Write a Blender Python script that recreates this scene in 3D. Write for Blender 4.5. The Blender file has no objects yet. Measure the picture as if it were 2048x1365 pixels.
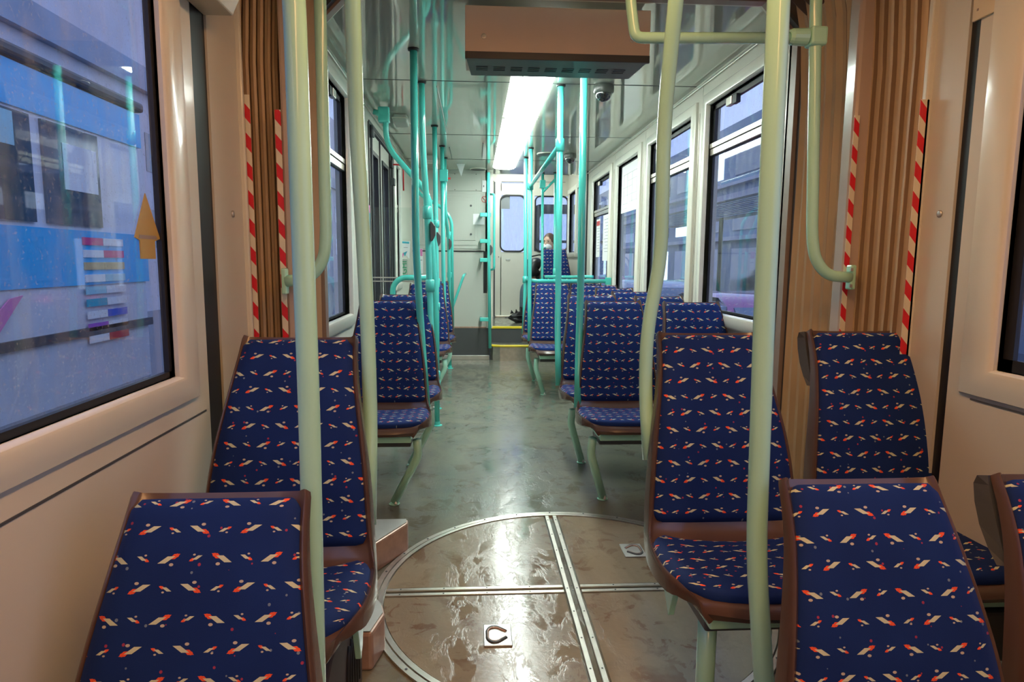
import bpy, bmesh, math, random
from mathutils import Vector, Matrix
random.seed(7)
C = bpy.context.scene.collection
sc = bpy.context.scene
PI = math.pi

# ------------------------------------------------------------------ camera, world, exposure
F_PX, CAM_H, VPX, VPY = 1285.0, 1.15, 948.0, 522.0
_y = Vector(((VPX-1024)/F_PX, -(VPY-682.5)/F_PX, 1.0)).normalized()
_x = Vector((0, 1, 0)).cross(_y).normalized()
_z = _y.cross(_x)
def to_world(c): return Vector((_x.dot(c), _y.dot(c), _z.dot(c)))
cam_data = bpy.data.cameras.new('camera')
cam_data.sensor_width = 36; cam_data.lens = F_PX/2048*36; cam_data.clip_start = 0.02; cam_data.clip_end = 300
cam = bpy.data.objects.new('camera', cam_data); C.objects.link(cam)
_r, _u, _f = to_world(Vector((1,0,0))), to_world(Vector((0,1,0))), to_world(Vector((0,0,1)))
cam.matrix_world = Matrix(((_r.x,_u.x,-_f.x,0),(_r.y,_u.y,-_f.y,0),(_r.z,_u.z,-_f.z,CAM_H),(0,0,0,1)))
sc.camera = cam
def ray(px, py): return to_world(Vector(((px-1024)/F_PX, -(py-682.5)/F_PX, 1.0)))
def at(px, py, Y):                       # point of the depth plane Y seen at a pixel
    d = ray(px, py); t = Y/d.y; return Vector((d.x*t, Y, CAM_H+d.z*t))
def atx(px, py, X):
    d = ray(px, py); t = X/d.x; return Vector((X, d.y*t, CAM_H+d.z*t))

world = bpy.data.worlds.new('dusk_sky'); sc.world = world; world.use_nodes = True
wn = world.node_tree; bg = wn.nodes['Background']
_tc = wn.nodes.new('ShaderNodeTexCoord'); _nz = wn.nodes.new('ShaderNodeTexNoise'); _cr = wn.nodes.new('ShaderNodeValToRGB')
_nz.inputs['Scale'].default_value = 3.0
wn.links.new(_tc.outputs['Generated'], _nz.inputs['Vector']); wn.links.new(_nz.outputs['Fac'], _cr.inputs['Fac'])
_cr.color_ramp.elements[0].color = (0.30, 0.42, 0.90, 1); _cr.color_ramp.elements[1].color = (0.62, 0.70, 1.0, 1)
wn.links.new(_cr.outputs['Color'], bg.inputs['Color']); bg.inputs['Strength'].default_value = 1.45

sc.view_settings.view_transform = 'Standard'; sc.view_settings.look = 'None'
sc.view_settings.gamma = 1; sc.view_settings.use_curve_mapping = False
sc.view_settings.exposure = 0.0
COOL_LAMP, WARM_LAMP = 33.0, 15.5
COOL_RGB, WARM_RGB = (0.90, 1.0, 0.93), (1.0, 0.50, 0.20)

# ------------------------------------------------------------------ materials
class NT:
    def __init__(s, m): s.t = m.node_tree; s.n = s.t.nodes; s.l = s.t.links
    def new(s, kind, **kw):
        o = s.n.new(kind)
        for k, v in kw.items(): setattr(o, k, v)
        return o
    def link(s, a, b): s.l.new(a, b)
    def put(s, sock, v):
        if isinstance(v, (int, float, tuple)): sock.default_value = v
        else: s.l.new(v, sock)
    def m(s, op, a, b=0.0, c=None):
        o = s.new('ShaderNodeMath', operation=op); s.put(o.inputs[0], a); s.put(o.inputs[1], b)
        if c is not None: s.put(o.inputs[2], c)
        return o.outputs[0]
    def mix(s, f, a, b):
        o = s.new('ShaderNodeMix', data_type='RGBA'); s.put(o.inputs[0], f); s.put(o.inputs[6], a); s.put(o.inputs[7], b); return o.outputs[2]
    def noise(s, vec, scale, detail=3, rough=0.5, dist=0.0):
        o = s.new('ShaderNodeTexNoise'); s.put(o.inputs['Vector'], vec); o.inputs['Scale'].default_value = scale
        o.inputs['Detail'].default_value = detail; o.inputs['Roughness'].default_value = rough; o.inputs['Distortion'].default_value = dist
        return o.outputs['Fac']
    def ramp(s, f, stops):
        o = s.new('ShaderNodeValToRGB'); s.put(o.inputs['Fac'], f); e = o.color_ramp.elements
        e[0].position, e[0].color = stops[0][0], c4(stops[0][1]); e[1].position, e[1].color = stops[1][0], c4(stops[1][1])
        for p, c in stops[2:]: x = e.new(p); x.color = c4(c)
        return o.outputs['Color']
    def bump(s, h, strength=0.2, dist=0.01):
        o = s.new('ShaderNodeBump'); s.put(o.inputs['Height'], h); o.inputs['Strength'].default_value = strength; o.inputs['Distance'].default_value = dist
        return o.outputs['Normal']
def c4(c): return (c[0], c[1], c[2], 1) if not isinstance(c, (int, float)) else (c, c, c, 1)
def sset(b, key, v):
    if key in b.inputs: b.inputs[key].default_value = v
def mat(name, col, rough=0.5, metal=0.0, coat=0.0, ior=1.5, var=0.06, vscale=6.0, bump=0.0, bscale=80.0, emit=None, estr=1.0, sheen=0.0):
    m = bpy.data.materials.new(name); m.use_nodes = True; k = NT(m); b = k.n['Principled BSDF']
    pos = k.new('ShaderNodeNewGeometry').outputs['Position']
    n = k.noise(pos, vscale)
    lo = tuple(max(0, c*(1-var*2)) for c in col); hi = tuple(min(1, c*(1+var)) for c in col)
    k.link(k.mix(n, c4(lo), c4(hi)), b.inputs['Base Color'])
    b.inputs['Roughness'].default_value = rough; b.inputs['Metallic'].default_value = metal
    sset(b, 'IOR', ior); sset(b, 'Coat Weight', coat); sset(b, 'Coat Roughness', 0.08); sset(b, 'Sheen Weight', sheen)
    if bump: k.link(k.bump(k.noise(pos, bscale), bump, 0.003), b.inputs['Normal'])
    if emit: b.inputs['Emission Color'].default_value = c4(emit); b.inputs['Emission Strength'].default_value = estr
    return m
M = {}
M['wall'] = mat('grey_beige_wall_panel', (0.62, 0.60, 0.52), 0.38, coat=0.15, var=0.04, vscale=3, bump=0.04, bscale=400)
M['frame'] = mat('pale_window_moulding', (0.72, 0.71, 0.62), 0.30, coat=0.3, var=0.03)
M['cabinet'] = mat('grey_cabinet_panel', (0.50, 0.52, 0.47), 0.42, var=0.03, vscale=2)
M['ceiling'] = mat('polished_grey_green_ceiling', (0.50, 0.52, 0.45), 0.05, metal=0.10, ior=1.9, var=0.02, bump=0.002, bscale=3)
M['mint'] = mat('pale_mint_pole', (0.46, 0.86, 0.68), 0.22, coat=0.5, var=0.04, vscale=5)  # paler green on the near poles and rails, also on seat legs and brackets
M['aqua'] = mat('turquoise_pole', (0.08, 0.60, 0.53), 0.22, coat=0.5, var=0.04, vscale=5)
M['shell'] = mat('brown_seat_shell_plastic', (0.098, 0.055, 0.043), 0.27, coat=0.3, var=0.08, vscale=8)
M['dark'] = mat('black_rubber', (0.012, 0.012, 0.014), 0.45, var=0.1)
M['graphite'] = mat('dark_grey_plastic', (0.07, 0.075, 0.08), 0.45, var=0.06)
M['steel'] = mat('brushed_steel', (0.60, 0.60, 0.57), 0.42, metal=0.8, var=0.08, vscale=14)
M['alu'] = mat('worn_aluminium_strip', (0.66, 0.62, 0.55), 0.30, metal=0.85, var=0.15, vscale=25)
M['rust'] = mat('worn_coppery_metal_box', (0.50, 0.34, 0.27), 0.35, metal=0.3, var=0.25, vscale=18)
M['yellow'] = mat('yellow_step_edge', (0.80, 0.62, 0.03), 0.45, var=0.08)
M['red'] = mat('red_enamel', (0.60, 0.03, 0.03), 0.30)
M['white'] = mat('white_paper', (0.82, 0.83, 0.84), 0.6, var=0.02)
M['pink'] = mat('pink_print', (0.75, 0.22, 0.50), 0.6); M['green'] = mat('green_print', (0.03, 0.34, 0.16), 0.6)
M['tealink'] = mat('teal_print', (0.04, 0.42, 0.55), 0.6)
M['ink'] = mat('grey_print', (0.22, 0.24, 0.26), 0.6)
M['bellow'] = mat('tan_bellows_rubber', (0.56, 0.44, 0.29), 0.50, var=0.12, vscale=4, bump=0.1, bscale=60)
def bellow_mat():
    m = bpy.data.materials.new('tan_pleated_rubber_with_painted_crease_shade'); m.use_nodes = True; k = NT(m); b = k.n['Principled BSDF']
    uv = k.new('ShaderNodeUVMap'); sp = k.new('ShaderNodeSeparateXYZ'); k.link(uv.outputs[0], sp.inputs[0])
    f = k.m('FRACT', sp.outputs[0]); pos = k.new('ShaderNodeNewGeometry').outputs['Position']
    mp = k.new('ShaderNodeMapping'); mp.inputs['Scale'].default_value = (1, 1, 0.12); k.link(pos, mp.inputs[0])
    n = k.noise(mp.outputs[0], 40, 4, 0.6); n2 = k.noise(pos, 5, 3)
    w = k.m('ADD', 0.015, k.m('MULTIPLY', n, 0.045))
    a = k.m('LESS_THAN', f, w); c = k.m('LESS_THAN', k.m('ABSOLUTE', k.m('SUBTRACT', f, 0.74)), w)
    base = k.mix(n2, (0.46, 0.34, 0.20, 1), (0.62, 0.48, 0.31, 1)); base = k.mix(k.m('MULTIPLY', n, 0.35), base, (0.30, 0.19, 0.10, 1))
    k.link(k.mix(k.m('MULTIPLY', k.m('MAXIMUM', a, c), 0.7), base, (0.10, 0.05, 0.025, 1)), b.inputs['Base Color']); b.inputs['Roughness'].default_value = 0.5  # dark lines paint the shade of the pleat creases into the colour
    return m
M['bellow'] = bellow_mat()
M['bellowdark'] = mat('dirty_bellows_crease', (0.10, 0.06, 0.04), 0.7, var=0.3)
M['gate'] = mat('brown_gate_frame', (0.30, 0.22, 0.18), 0.40, var=0.1)
M['displaybox'] = mat('beige_display_housing', (0.88, 0.70, 0.56), 0.42, var=0.05, bump=0.1, bscale=500)
M['ringpost'] = mat('glossy_beige_ring_post', (0.52, 0.42, 0.36), 0.22, coat=0.5, var=0.05)
M['amber'] = mat('amber_arrow_film', (0.45, 0.29, 0.06), 0.4)
M['plate'] = mat('cream_notice_plate', (0.66, 0.56, 0.38), 0.45)
M['fleece'] = mat('black_cloth', (0.012, 0.012, 0.013), 0.85)
M['nylon'] = mat('black_nylon', (0.015, 0.015, 0.017), 0.38)
M['denim'] = mat('grey_blue_denim', (0.13, 0.19, 0.24), 0.85, var=0.15, vscale=40)
M['skin'] = mat('skin', (0.62, 0.40, 0.30), 0.5); M['hair'] = mat('brown_hair', (0.10, 0.05, 0.03), 0.55)
M['eye'] = mat('dark_eye', (0.02, 0.015, 0.012), 0.2)
M['lens'] = mat('smoked_dome', (0.02, 0.022, 0.025), 0.04, coat=1.0)
M['dome_housing'] = mat('dome_camera_housing', (0.10, 0.11, 0.10), 0.35)

def glass(name, tint=(0.90, 0.94, 0.97), refl=1.0, dirt=0.10):
    m = bpy.data.materials.new(name); m.use_nodes = True; k = NT(m); k.n.clear()
    out = k.new('ShaderNodeOutputMaterial'); tr = k.new('ShaderNodeBsdfTransparent'); gl = k.new('ShaderNodeBsdfGlossy'); df = k.new('ShaderNodeBsdfDiffuse')
    tr.inputs[0].default_value = c4(tint); gl.inputs['Roughness'].default_value = 0.02; df.inputs[0].default_value = (0.6, 0.65, 0.7, 1)
    fr = k.new('ShaderNodeFresnel'); fr.inputs['IOR'].default_value = 1.6
    geo = k.new('ShaderNodeNewGeometry')
    f = k.m('MULTIPLY', k.m('MULTIPLY', fr.outputs[0], refl), k.m('SUBTRACT', 1.0, geo.outputs['Backfacing']))
    a = k.new('ShaderNodeMixShader'); k.link(f, a.inputs[0]); k.link(tr.outputs[0], a.inputs[1]); k.link(gl.outputs[0], a.inputs[2])
    pos = k.new('ShaderNodeNewGeometry').outputs['Position']
    mp = k.new('ShaderNodeMapping'); mp.inputs['Scale'].default_value = (1, 1, 0.25); k.link(pos, mp.inputs[0])
    n = k.ramp(k.noise(mp.outputs[0], 30, 5, 0.65), [(0.42, 0.0), (0.75, 1.0)])
    spots = k.ramp(k.noise(pos, 130, 2), [(0.63, 0.0), (0.70, 1.0)])
    d = k.m('MULTIPLY', k.m('ADD', n, k.m('MULTIPLY', spots, 1.3)), dirt)
    b = k.new('ShaderNodeMixShader'); k.link(d, b.inputs[0]); k.link(a.outputs[0], b.inputs[1]); k.link(df.outputs[0], b.inputs[2])
    k.link(b.outputs[0], out.inputs[0]); return m
M['glass'] = glass('wet_window_glass', dirt=0.13)
M['clear'] = glass('clear_screen_glass', (0.95, 0.98, 0.97), 1.0, 0.01)

def lamp_mat(name, rgb, s):
    m = bpy.data.materials.new(name); m.use_nodes = True; k = NT(m); b = k.n['Principled BSDF']
    b.inputs['Base Color'].default_value = (0.9, 0.9, 0.9, 1); b.inputs['Emission Color'].default_value = c4(rgb); b.inputs['Emission Strength'].default_value = s
    return m
M['cool_lamp'] = lamp_mat('cool_white_lamp_lens', COOL_RGB, COOL_LAMP)
M['warm_lamp'] = lamp_mat('warm_lamp_lens', WARM_RGB, WARM_LAMP)
M['cool_glow'] = lamp_mat('dimmer_cool_lamp_edge', COOL_RGB, COOL_LAMP*0.25)
M['taillight'] = lamp_mat('lit_red_tail_lamp', (1.0, 0.04, 0.06), 9.0)
M['shoplight'] = lamp_mat('lit_shop_window', (0.75, 0.88, 1.0), 2.0)

def floor_mat(name, c1, c2, c3, wet=1.0):
    m = bpy.data.materials.new(name); m.use_nodes = True; k = NT(m); b = k.n['Principled BSDF']
    pos = k.new('ShaderNodeNewGeometry').outputs['Position']
    big = k.noise(pos, 2.2, 4, 0.6, 1.2); mid = k.noise(pos, 9, 6, 0.65, 0.8); fine = k.noise(pos, 60, 4, 0.6)
    base = k.mix(k.ramp(big, [(0.38, 0.0), (0.62, 1.0)]), c4(c1), c4(c2))
    stain = k.ramp(mid, [(0.545, 0.0), (0.575, 1.0)])
    base = k.mix(k.m('MULTIPLY', k.m('MULTIPLY', stain, k.ramp(big, [(0.40, 0.1), (0.60, 1.0)])), 0.75), base, c4(c3))
    base = k.mix(k.m('MULTIPLY', fine, 0.35), base, c4(tuple(x*0.7 for x in c1)))
    k.link(base, b.inputs['Base Color'])
    mp = k.new('ShaderNodeMapping'); mp.inputs['Scale'].default_value = (1.0, 0.45, 1); k.link(pos, mp.inputs[0])
    wetm = k.noise(mp.outputs[0], 11, 7, 0.68, 0.5)
    r = k.ramp(wetm, [(0.44, 0.10), (0.52, 0.22)])
    k.link(r, b.inputs['Roughness']); sset(b, 'IOR', 1.45); sset(b, 'Coat Weight', 0.10*wet); sset(b, 'Coat Roughness', 0.10)
    h = k.m('ADD', k.m('MULTIPLY', k.ramp(wetm, [(0.47, 0.0), (0.52, 1.0)]), 1.0), k.m('MULTIPLY', fine, 0.35))
    mp2 = k.new('ShaderNodeMapping'); mp2.inputs['Scale'].default_value = (0.45, 1.0, 1); k.link(pos, mp2.inputs[0])
    rip = k.noise(mp2.outputs[0], 75, 4, 0.6, 0.4)
    k.link(k.bump(k.m('ADD', k.m('MULTIPLY', h, 0.5), rip), 0.17, 0.003), b.inputs['Normal'])
    if 'Coat Normal' in b.inputs: k.link(k.bump(k.noise(pos, 26, 3, 0.6), 0.10, 0.004), b.inputs['Coat Normal'])
    return m
M['floor'] = floor_mat('wet_grey_vinyl_floor', (0.20, 0.20, 0.155), (0.145, 0.155, 0.135), (0.09, 0.07, 0.045))
M['discplate'] = floor_mat('worn_wet_floor_plate', (0.30, 0.25, 0.175), (0.24, 0.195, 0.14), (0.13, 0.055, 0.025))

def tape_mat():
    m = bpy.data.materials.new('red_white_hazard_tape'); m.use_nodes = True; k = NT(m); b = k.n['Principled BSDF']
    uv = k.new('ShaderNodeUVMap'); sp = k.new('ShaderNodeSeparateXYZ'); k.link(uv.outputs[0], sp.inputs[0])
    v = k.m('ADD', k.m('DIVIDE', sp.outputs[1], 0.085), k.m('MULTIPLY', sp.outputs[0], 14.0))
    s = k.m('GREATER_THAN', k.m('FRACT', v), 0.5)
    k.link(k.mix(s, (0.80, 0.76, 0.62, 1), (0.72, 0.02, 0.04, 1)), b.inputs['Base Color']); b.inputs['Roughness'].default_value = 0.3
    return m
M['tape'] = tape_mat()

def moquette():
    m = bpy.data.materials.new('blue_moquette_with_cream_and_orange_flecks'); m.use_nodes = True; k = NT(m); b = k.n['Principled BSDF']
    uv = k.new('ShaderNodeUVMap'); sp = k.new('ShaderNodeSeparateXYZ'); k.link(uv.outputs[0], sp.inputs[0])
    Q, R = 0.041, 0.0440
    U = k.m('DIVIDE', k.m('ADD', sp.outputs[0], 10.0), Q); V = k.m('DIVIDE', k.m('ADD', sp.outputs[1], 10.0), R)
    i = k.m('FLOOR', U); j = k.m('FLOOR', V)
    x = k.m('MULTIPLY', k.m('SUBTRACT', k.m('FRACT', U), 0.5), Q); y = k.m('MULTIPLY', k.m('SUBTRACT', k.m('FRACT', V), 0.5), R)
    p = k.m('MODULO', j, 2.0); mm = k.m('MODULO', i, 4.0)
    xor = lambda a, c: k.m('ABSOLUTE', k.m('SUBTRACT', a, c))
    slash = xor(k.m('GREATER_THAN', mm, 1.5), p)
    big = xor(k.m('LESS_THAN', k.m('MODULO', mm, 2.0), 0.5), p)
    rr = xor(k.m('LESS_THAN', k.m('ABSOLUTE', k.m('SUBTRACT', mm, 1.5)), 0.9), p)
    sg = k.m('SUBTRACT', k.m('MULTIPLY', slash, 2.0), 1.0)
    d = k.m('MULTIPLY', k.m('SUBTRACT', k.m('MULTIPLY', rr, 2.0), 1.0), sg)
    scl = k.m('ADD', k.m('MULTIPLY', big, 0.40), 0.62)
    x2 = k.m('DIVIDE', k.m('MULTIPLY', k.m('MULTIPLY', x, sg), d), scl); y2 = k.m('DIVIDE', k.m('MULTIPLY', y, d), scl)
    def para(cx, cy, hw, hh, sk):
        yy = k.m('SUBTRACT', y2, cy); xx = k.m('SUBTRACT', k.m('SUBTRACT', x2, cx), k.m('MULTIPLY', yy, sk))
        return k.m('MULTIPLY', k.m('LESS_THAN', k.m('ABSOLUTE', xx), hw), k.m('LESS_THAN', k.m('ABSOLUTE', yy), hh))
    def blob(cx, cy, rx, ry):
        a = k.m('POWER', k.m('ABSOLUTE', k.m('DIVIDE', k.m('SUBTRACT', x2, cx), rx)), 2.0); c = k.m('POWER', k.m('ABSOLUTE', k.m('DIVIDE', k.m('SUBTRACT', y2, cy), ry)), 2.0)
        return k.m('LESS_THAN', k.m('ADD', a, c), 1.0)
    white = para(-0.0046, -0.0016, 0.0058, 0.0049, 1.45)
    redp = k.m('MAXIMUM', para(0.0075, 0.003, 0.0048, 0.0036, 1.0), blob(0.011, 0.0045, 0.003, 0.0026))
    dot = blob(0.004, -0.0085, 0.0034, 0.0022)
    pos = sp
    vec = k.new('ShaderNodeCombineXYZ'); k.link(sp.outputs[0], vec.inputs[0]); k.link(sp.outputs[1], vec.inputs[1])
    vo = k.new('ShaderNodeTexVoronoi'); vo.inputs['Scale'].default_value = 46; k.link(vec.outputs[0], vo.inputs['Vector'])
    fleck = k.m('LESS_THAN', vo.outputs['Distance'], 0.115)
    sc_ = k.new('ShaderNodeSeparateColor'); k.link(vo.outputs['Color'], sc_.inputs[0])
    which = k.m('GREATER_THAN', sc_.outputs[0], 0.45)
    n = k.noise(vec.outputs[0], 7, 3)
    navy = k.mix(n, (0.003, 0.015, 0.092, 1), (0.007, 0.032, 0.165, 1))
    c = k.mix(fleck, navy, k.mix(which, (0.16, 0.22, 0.30, 1), (0.32, 0.04, 0.09, 1)))
    c = k.mix(dot, c, (0.50, 0.45, 0.36, 1)); c = k.mix(redp, c, (0.80, 0.10, 0.035, 1)); c = k.mix(white, c, (0.56, 0.60, 0.42, 1))
    k.link(c, b.inputs['Base Color']); b.inputs['Roughness'].default_value = 0.8; sset(b, 'Specular IOR Level', 0.2); sset(b, 'Sheen Weight', 0.12); sset(b, 'Sheen Roughness', 0.4)
    if 'Sheen Tint' in b.inputs: b.inputs['Sheen Tint'].default_value = (0.25, 0.4, 1.0, 1)
    k.link(k.bump(k.noise(vec.outputs[0], 700, 2), 0.25, 0.001), b.inputs['Normal'])
    return m
M['moquette'] = moquette()

# ------------------------------------------------------------------ mesh helpers
class MB:
    def __init__(s): s.b = bmesh.new(); s.uv = None
    def box(s, a, c, bevel=0.0):
        x0,x1 = sorted((a[0],c[0])); y0,y1 = sorted((a[1],c[1])); z0,z1 = sorted((a[2],c[2]))
        v = [s.b.verts.new(p) for p in ((x0,y0,z0),(x1,y0,z0),(x1,y1,z0),(x0,y1,z0),(x0,y0,z1),(x1,y0,z1),(x1,y1,z1),(x0,y1,z1))]
        fs = [s.b.faces.new([v[i] for i in q]) for q in ((0,3,2,1),(4,5,6,7),(0,1,5,4),(1,2,6,5),(2,3,7,6),(3,0,4,7))]
        if bevel:
            es = list({e for f in fs for e in f.edges}); bmesh.ops.bevel(s.b, geom=es, offset=bevel, segments=2, affect='EDGES', profile=0.5)
        return s
    def prism(s, pts, axis, h0, h1, bevel=0.0):
        # pts 2D polygon; axis 'x','y','z' extrusion
        def P(u, w, h): return {'x': (h,u,w), 'y': (u,h,w), 'z': (u,w,h)}[axis]
        lo = [s.b.verts.new(P(u,w,h0)) for u,w in pts]; hi = [s.b.verts.new(P(u,w,h1)) for u,w in pts]
        n = len(pts); fs = [s.b.faces.new(lo), s.b.faces.new(hi)]
        for i in range(n): fs.append(s.b.faces.new((lo[i], lo[(i+1)%n], hi[(i+1)%n], hi[i])))
        if bevel: bmesh.ops.bevel(s.b, geom=list({e for f in fs for e in f.edges}), offset=bevel, segments=2, affect='EDGES', profile=0.5)
        return s
    def tube(s, path, r, seg=14, caps=True):
        pts = [Vector(p) for p in path]; rs = r if isinstance(r, (list, tuple)) else [r]*len(pts)
        t0 = (pts[1]-pts[0]).normalized(); ref = Vector((0,0,1)) if abs(t0.z) < 0.9 else Vector((1,0,0))
        n = t0.cross(ref).normalized(); rings = []
        for i, p in enumerate(pts):
            t = (pts[min(i+1,len(pts)-1)]-pts[max(i-1,0)]).normalized()
            n = (n - t*n.dot(t)).normalized(); bn = t.cross(n)
            rings.append([s.b.verts.new(p + (n*math.cos(2*PI*k/seg)+bn*math.sin(2*PI*k/seg))*rs[i]) for k in range(seg)])
        for a, c in zip(rings, rings[1:]):
            for k in range(seg): s.b.faces.new((a[k], a[(k+1)%seg], c[(k+1)%seg], c[k]))
        if caps: s.b.faces.new(rings[0][::-1]); s.b.faces.new(rings[-1])
        return s
    def lathe(s, prof, c=(0,0,0), seg=20, axis='z'):
        rings = []
        for r, h in prof:
            ring = []
            for k in range(seg):
                u, w = r*math.cos(2*PI*k/seg), r*math.sin(2*PI*k/seg)
                o = {'z': (u,w,h), 'y': (u,h,w), 'x': (h,u,w)}[axis]
                ring.append(s.b.verts.new(Vector(c)+Vector(o)))
            rings.append(ring)
        for a, d in zip(rings, rings[1:]):
            for k in range(seg): s.b.faces.new((a[k], a[(k+1)%seg], d[(k+1)%seg], d[k]))
        if prof[0][0] > 1e-5: s.b.faces.new(rings[0][::-1])
        if prof[-1][0] > 1e-5: s.b.faces.new(rings[-1])
        return s
    def grid(s, rows, close=False, uvs=None):
        vs = [[s.b.verts.new(p) for p in r] for r in rows]
        lay = s.b.loops.layers.uv.verify() if uvs else None
        for i in range(len(vs)-1):
            n = len(vs[i]); rng = n if close else n-1
            for k in range(rng):
                f = s.b.faces.new((vs[i][k], vs[i][(k+1)%n], vs[i+1][(k+1)%n], vs[i+1][k]))
                if uvs:
                    for l, (a, c) in zip(f.loops, ((i,k),(i,(k+1)%n),(i+1,(k+1)%n),(i+1,k))): l[lay].uv = uvs[a][c]
        return vs
    def quad_uv(s, pts, uvs):
        lay = s.b.loops.layers.uv.verify(); f = s.b.faces.new([s.b.verts.new(p) for p in pts])
        for l, u in zip(f.loops, uvs): l[lay].uv = u
        return s
    def sweep_rect(s, X, inw, y0, y1, z0, z1, prof, zk=1.0):
        rows = []
        for sy, sz, y, z in ((-1,-1,y0,z0),(1,-1,y1,z0),(1,1,y1,z1),(-1,1,y0,z1),(-1,-1,y0,z0)):
            rows.append([(X+inw*p, y+sy*o, z+sz*o*zk) for o, p in prof])
        s.grid(rows); return s
    def done(s, smooth=False, merge=0.0):
        if merge: bmesh.ops.remove_doubles(s.b, verts=s.b.verts, dist=merge)
        bmesh.ops.recalc_face_normals(s.b, faces=s.b.faces)
        me = bpy.data.meshes.new('m'); s.b.to_mesh(me); s.b.free()
        for p in me.polygons: p.use_smooth = smooth
        return me
    def obj(s, name, m, parent=None, smooth=False, merge=0.0, sharp=None):
        me = s.done(smooth or sharp is not None, merge); me.name = name; me.materials.append(M[m] if isinstance(m, str) else m)
        o = bpy.data.objects.new(name, me); C.objects.link(o)
        if sharp is not None:
            try: me.set_sharp_from_angle(angle=math.radians(sharp))
            except Exception: pass
        if parent: o.parent = parent
        return o
def tag(o, label=None, cat=None, group=None, kind=None):
    if label: o['label'] = label
    if cat: o['category'] = cat
    if group: o['group'] = group
    if kind: o['kind'] = kind
    return o
def thing(name, label, cat, loc=(0,0,0), group=None):
    o = bpy.data.objects.new(name, None); C.objects.link(o); o.location = loc; o.empty_display_size = 0.05
    return tag(o, label, cat, group)
def struct(name, mb, m, parent=None, **kw):
    o = mb.obj(name, m, parent, **kw)
    return tag(o, kind='structure')
def fillet(pts, r, seg=6):
    pts = [Vector(p) for p in pts]; out = [pts[0]]
    for a, b, c in zip(pts, pts[1:], pts[2:]):
        d1 = (a-b); d2 = (c-b); k = min(r, d1.length*0.49, d2.length*0.49)
        p0 = b+d1.normalized()*k; p1 = b+d2.normalized()*k
        for i in range(seg+1):
            t = i/seg; out.append(p0*(1-t)**2 + b*2*t*(1-t) + p1*t*t)
    out.append(pts[-1]); return out
def local(path, o): return [Vector(p)-Vector(o) for p in path]
# ------------------------------------------------------------------ the shell of the tram
XL, XR, ZC, ZTOP = -0.70, 1.30, 2.17, 2.14
YG = 2.56                     # near edge of the far saloon
YB = 7.45                     # bulkhead / steps
YD = 8.95                     # wall with the cab door
struct('floor', MB().box((-0.80,1.36,-0.06),(1.40,9.1,0.0)), 'floor')
struct('floor_near', MB().box((-0.80,-2.6,-0.26),(1.40,1.36,-0.20)).box((-0.8,1.33,-0.2),(1.4,1.36,-0.001)), 'floor')
struct('ceiling', MB().box((-0.80,YG-0.04,ZC),(1.40,7.75,ZC+0.04)), 'ceiling')
struct('ceiling_platform', MB().box((-0.80,7.75,2.42),(1.40,9.1,2.46)).box((-0.8,7.72,ZC+0.01),(1.4,7.75,2.46)), 'ceiling')
struct('ceiling_near', MB().box((-0.80,-2.6,2.15),(1.40,1.95,2.19)), 'wall')
s = MB()
for y in (3.84, 5.42, 6.7): s.box((-0.7,y,ZC-0.002),(1.3,y+0.006,ZC+0.002))
s
struct('trim_1', s, 'graphite')
struct('wall_back', MB().box((-0.80,-2.66,-0.26),(1.40,-2.6,2.2)), 'wall')

def wall_boxes(x0, x1, y0, y1, z0, z1, holes):
    s = MB(); holes = sorted(holes); y = y0
    for a, b, c, d in holes:
        if a > y: s.box((x0,y,z0),(x1,a,z1))
        if c > z0: s.box((x0,a,z0),(x1,b,c))
        if d < z1: s.box((x0,a,d),(x1,b,z1))
        y = b
    if y < y1: s.box((x0,y,z0),(x1,y1,z1))
    return s
RW = [(2.64,3.60,0.885,2.01,1.765),(3.86,4.80,0.885,2.0,1.755),(5.10,5.86,0.885,2.0,None),(6.16,7.06,0.885,2.0,1.66)]
PRW = [(7.62,8.10,1.27,2.05,None),(8.22,8.85,1.27,2.05,None)]
LW = [(2.66,3.66,0.85,2.02,1.66)]
struct('wall_right', wall_boxes(XR, XR+0.06, YG, YB-0.03, 0, ZTOP+0.06, [w[:4] for w in RW]), 'wall')
struct('wall_right_platform', wall_boxes(XR, XR+0.06, YB+0.02, YD, 0, 2.42, [w[:4] for w in PRW]), 'wall')
DOORY = (4.46, 5.62)
struct('wall_left', wall_boxes(XL-0.06, XL, YG, YB, 0, ZTOP+0.06, [LW[0][:4], (DOORY[0],DOORY[1],0.0,2.06), (5.80,6.14,0.95,1.98)]), 'wall')
struct('wall_left_platform', MB().box((XL-0.06,YB,0),(XL,YD,2.42)), 'wall')
s = MB().box((XR-0.012,YG,ZTOP),(XR,YB-0.03,ZTOP+0.012), 0.003)
for y in (3.72, 4.95, 6.0): s.box((XR-0.0015,y,2.02),(XR+0.001,y+0.005,ZTOP)); s.box((XR-0.003,y-0.055,0.5),(XR+0.001,y-0.04,2.0)).box((XR-0.003,y+0.04,0.5),(XR+0.001,y+0.055,2.0))
struct('trim_2', s, 'alu')
struct('trim_3', MB().box((XL,YG,ZTOP-0.01),(XL+0.012,YB,ZTOP+0.006), 0.003), 'alu')
struct('trim_4', MB().box((XR-0.012,YB-0.03,0.0),(XR+0.05,YB+0.02,2.42)), 'dark')

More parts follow.
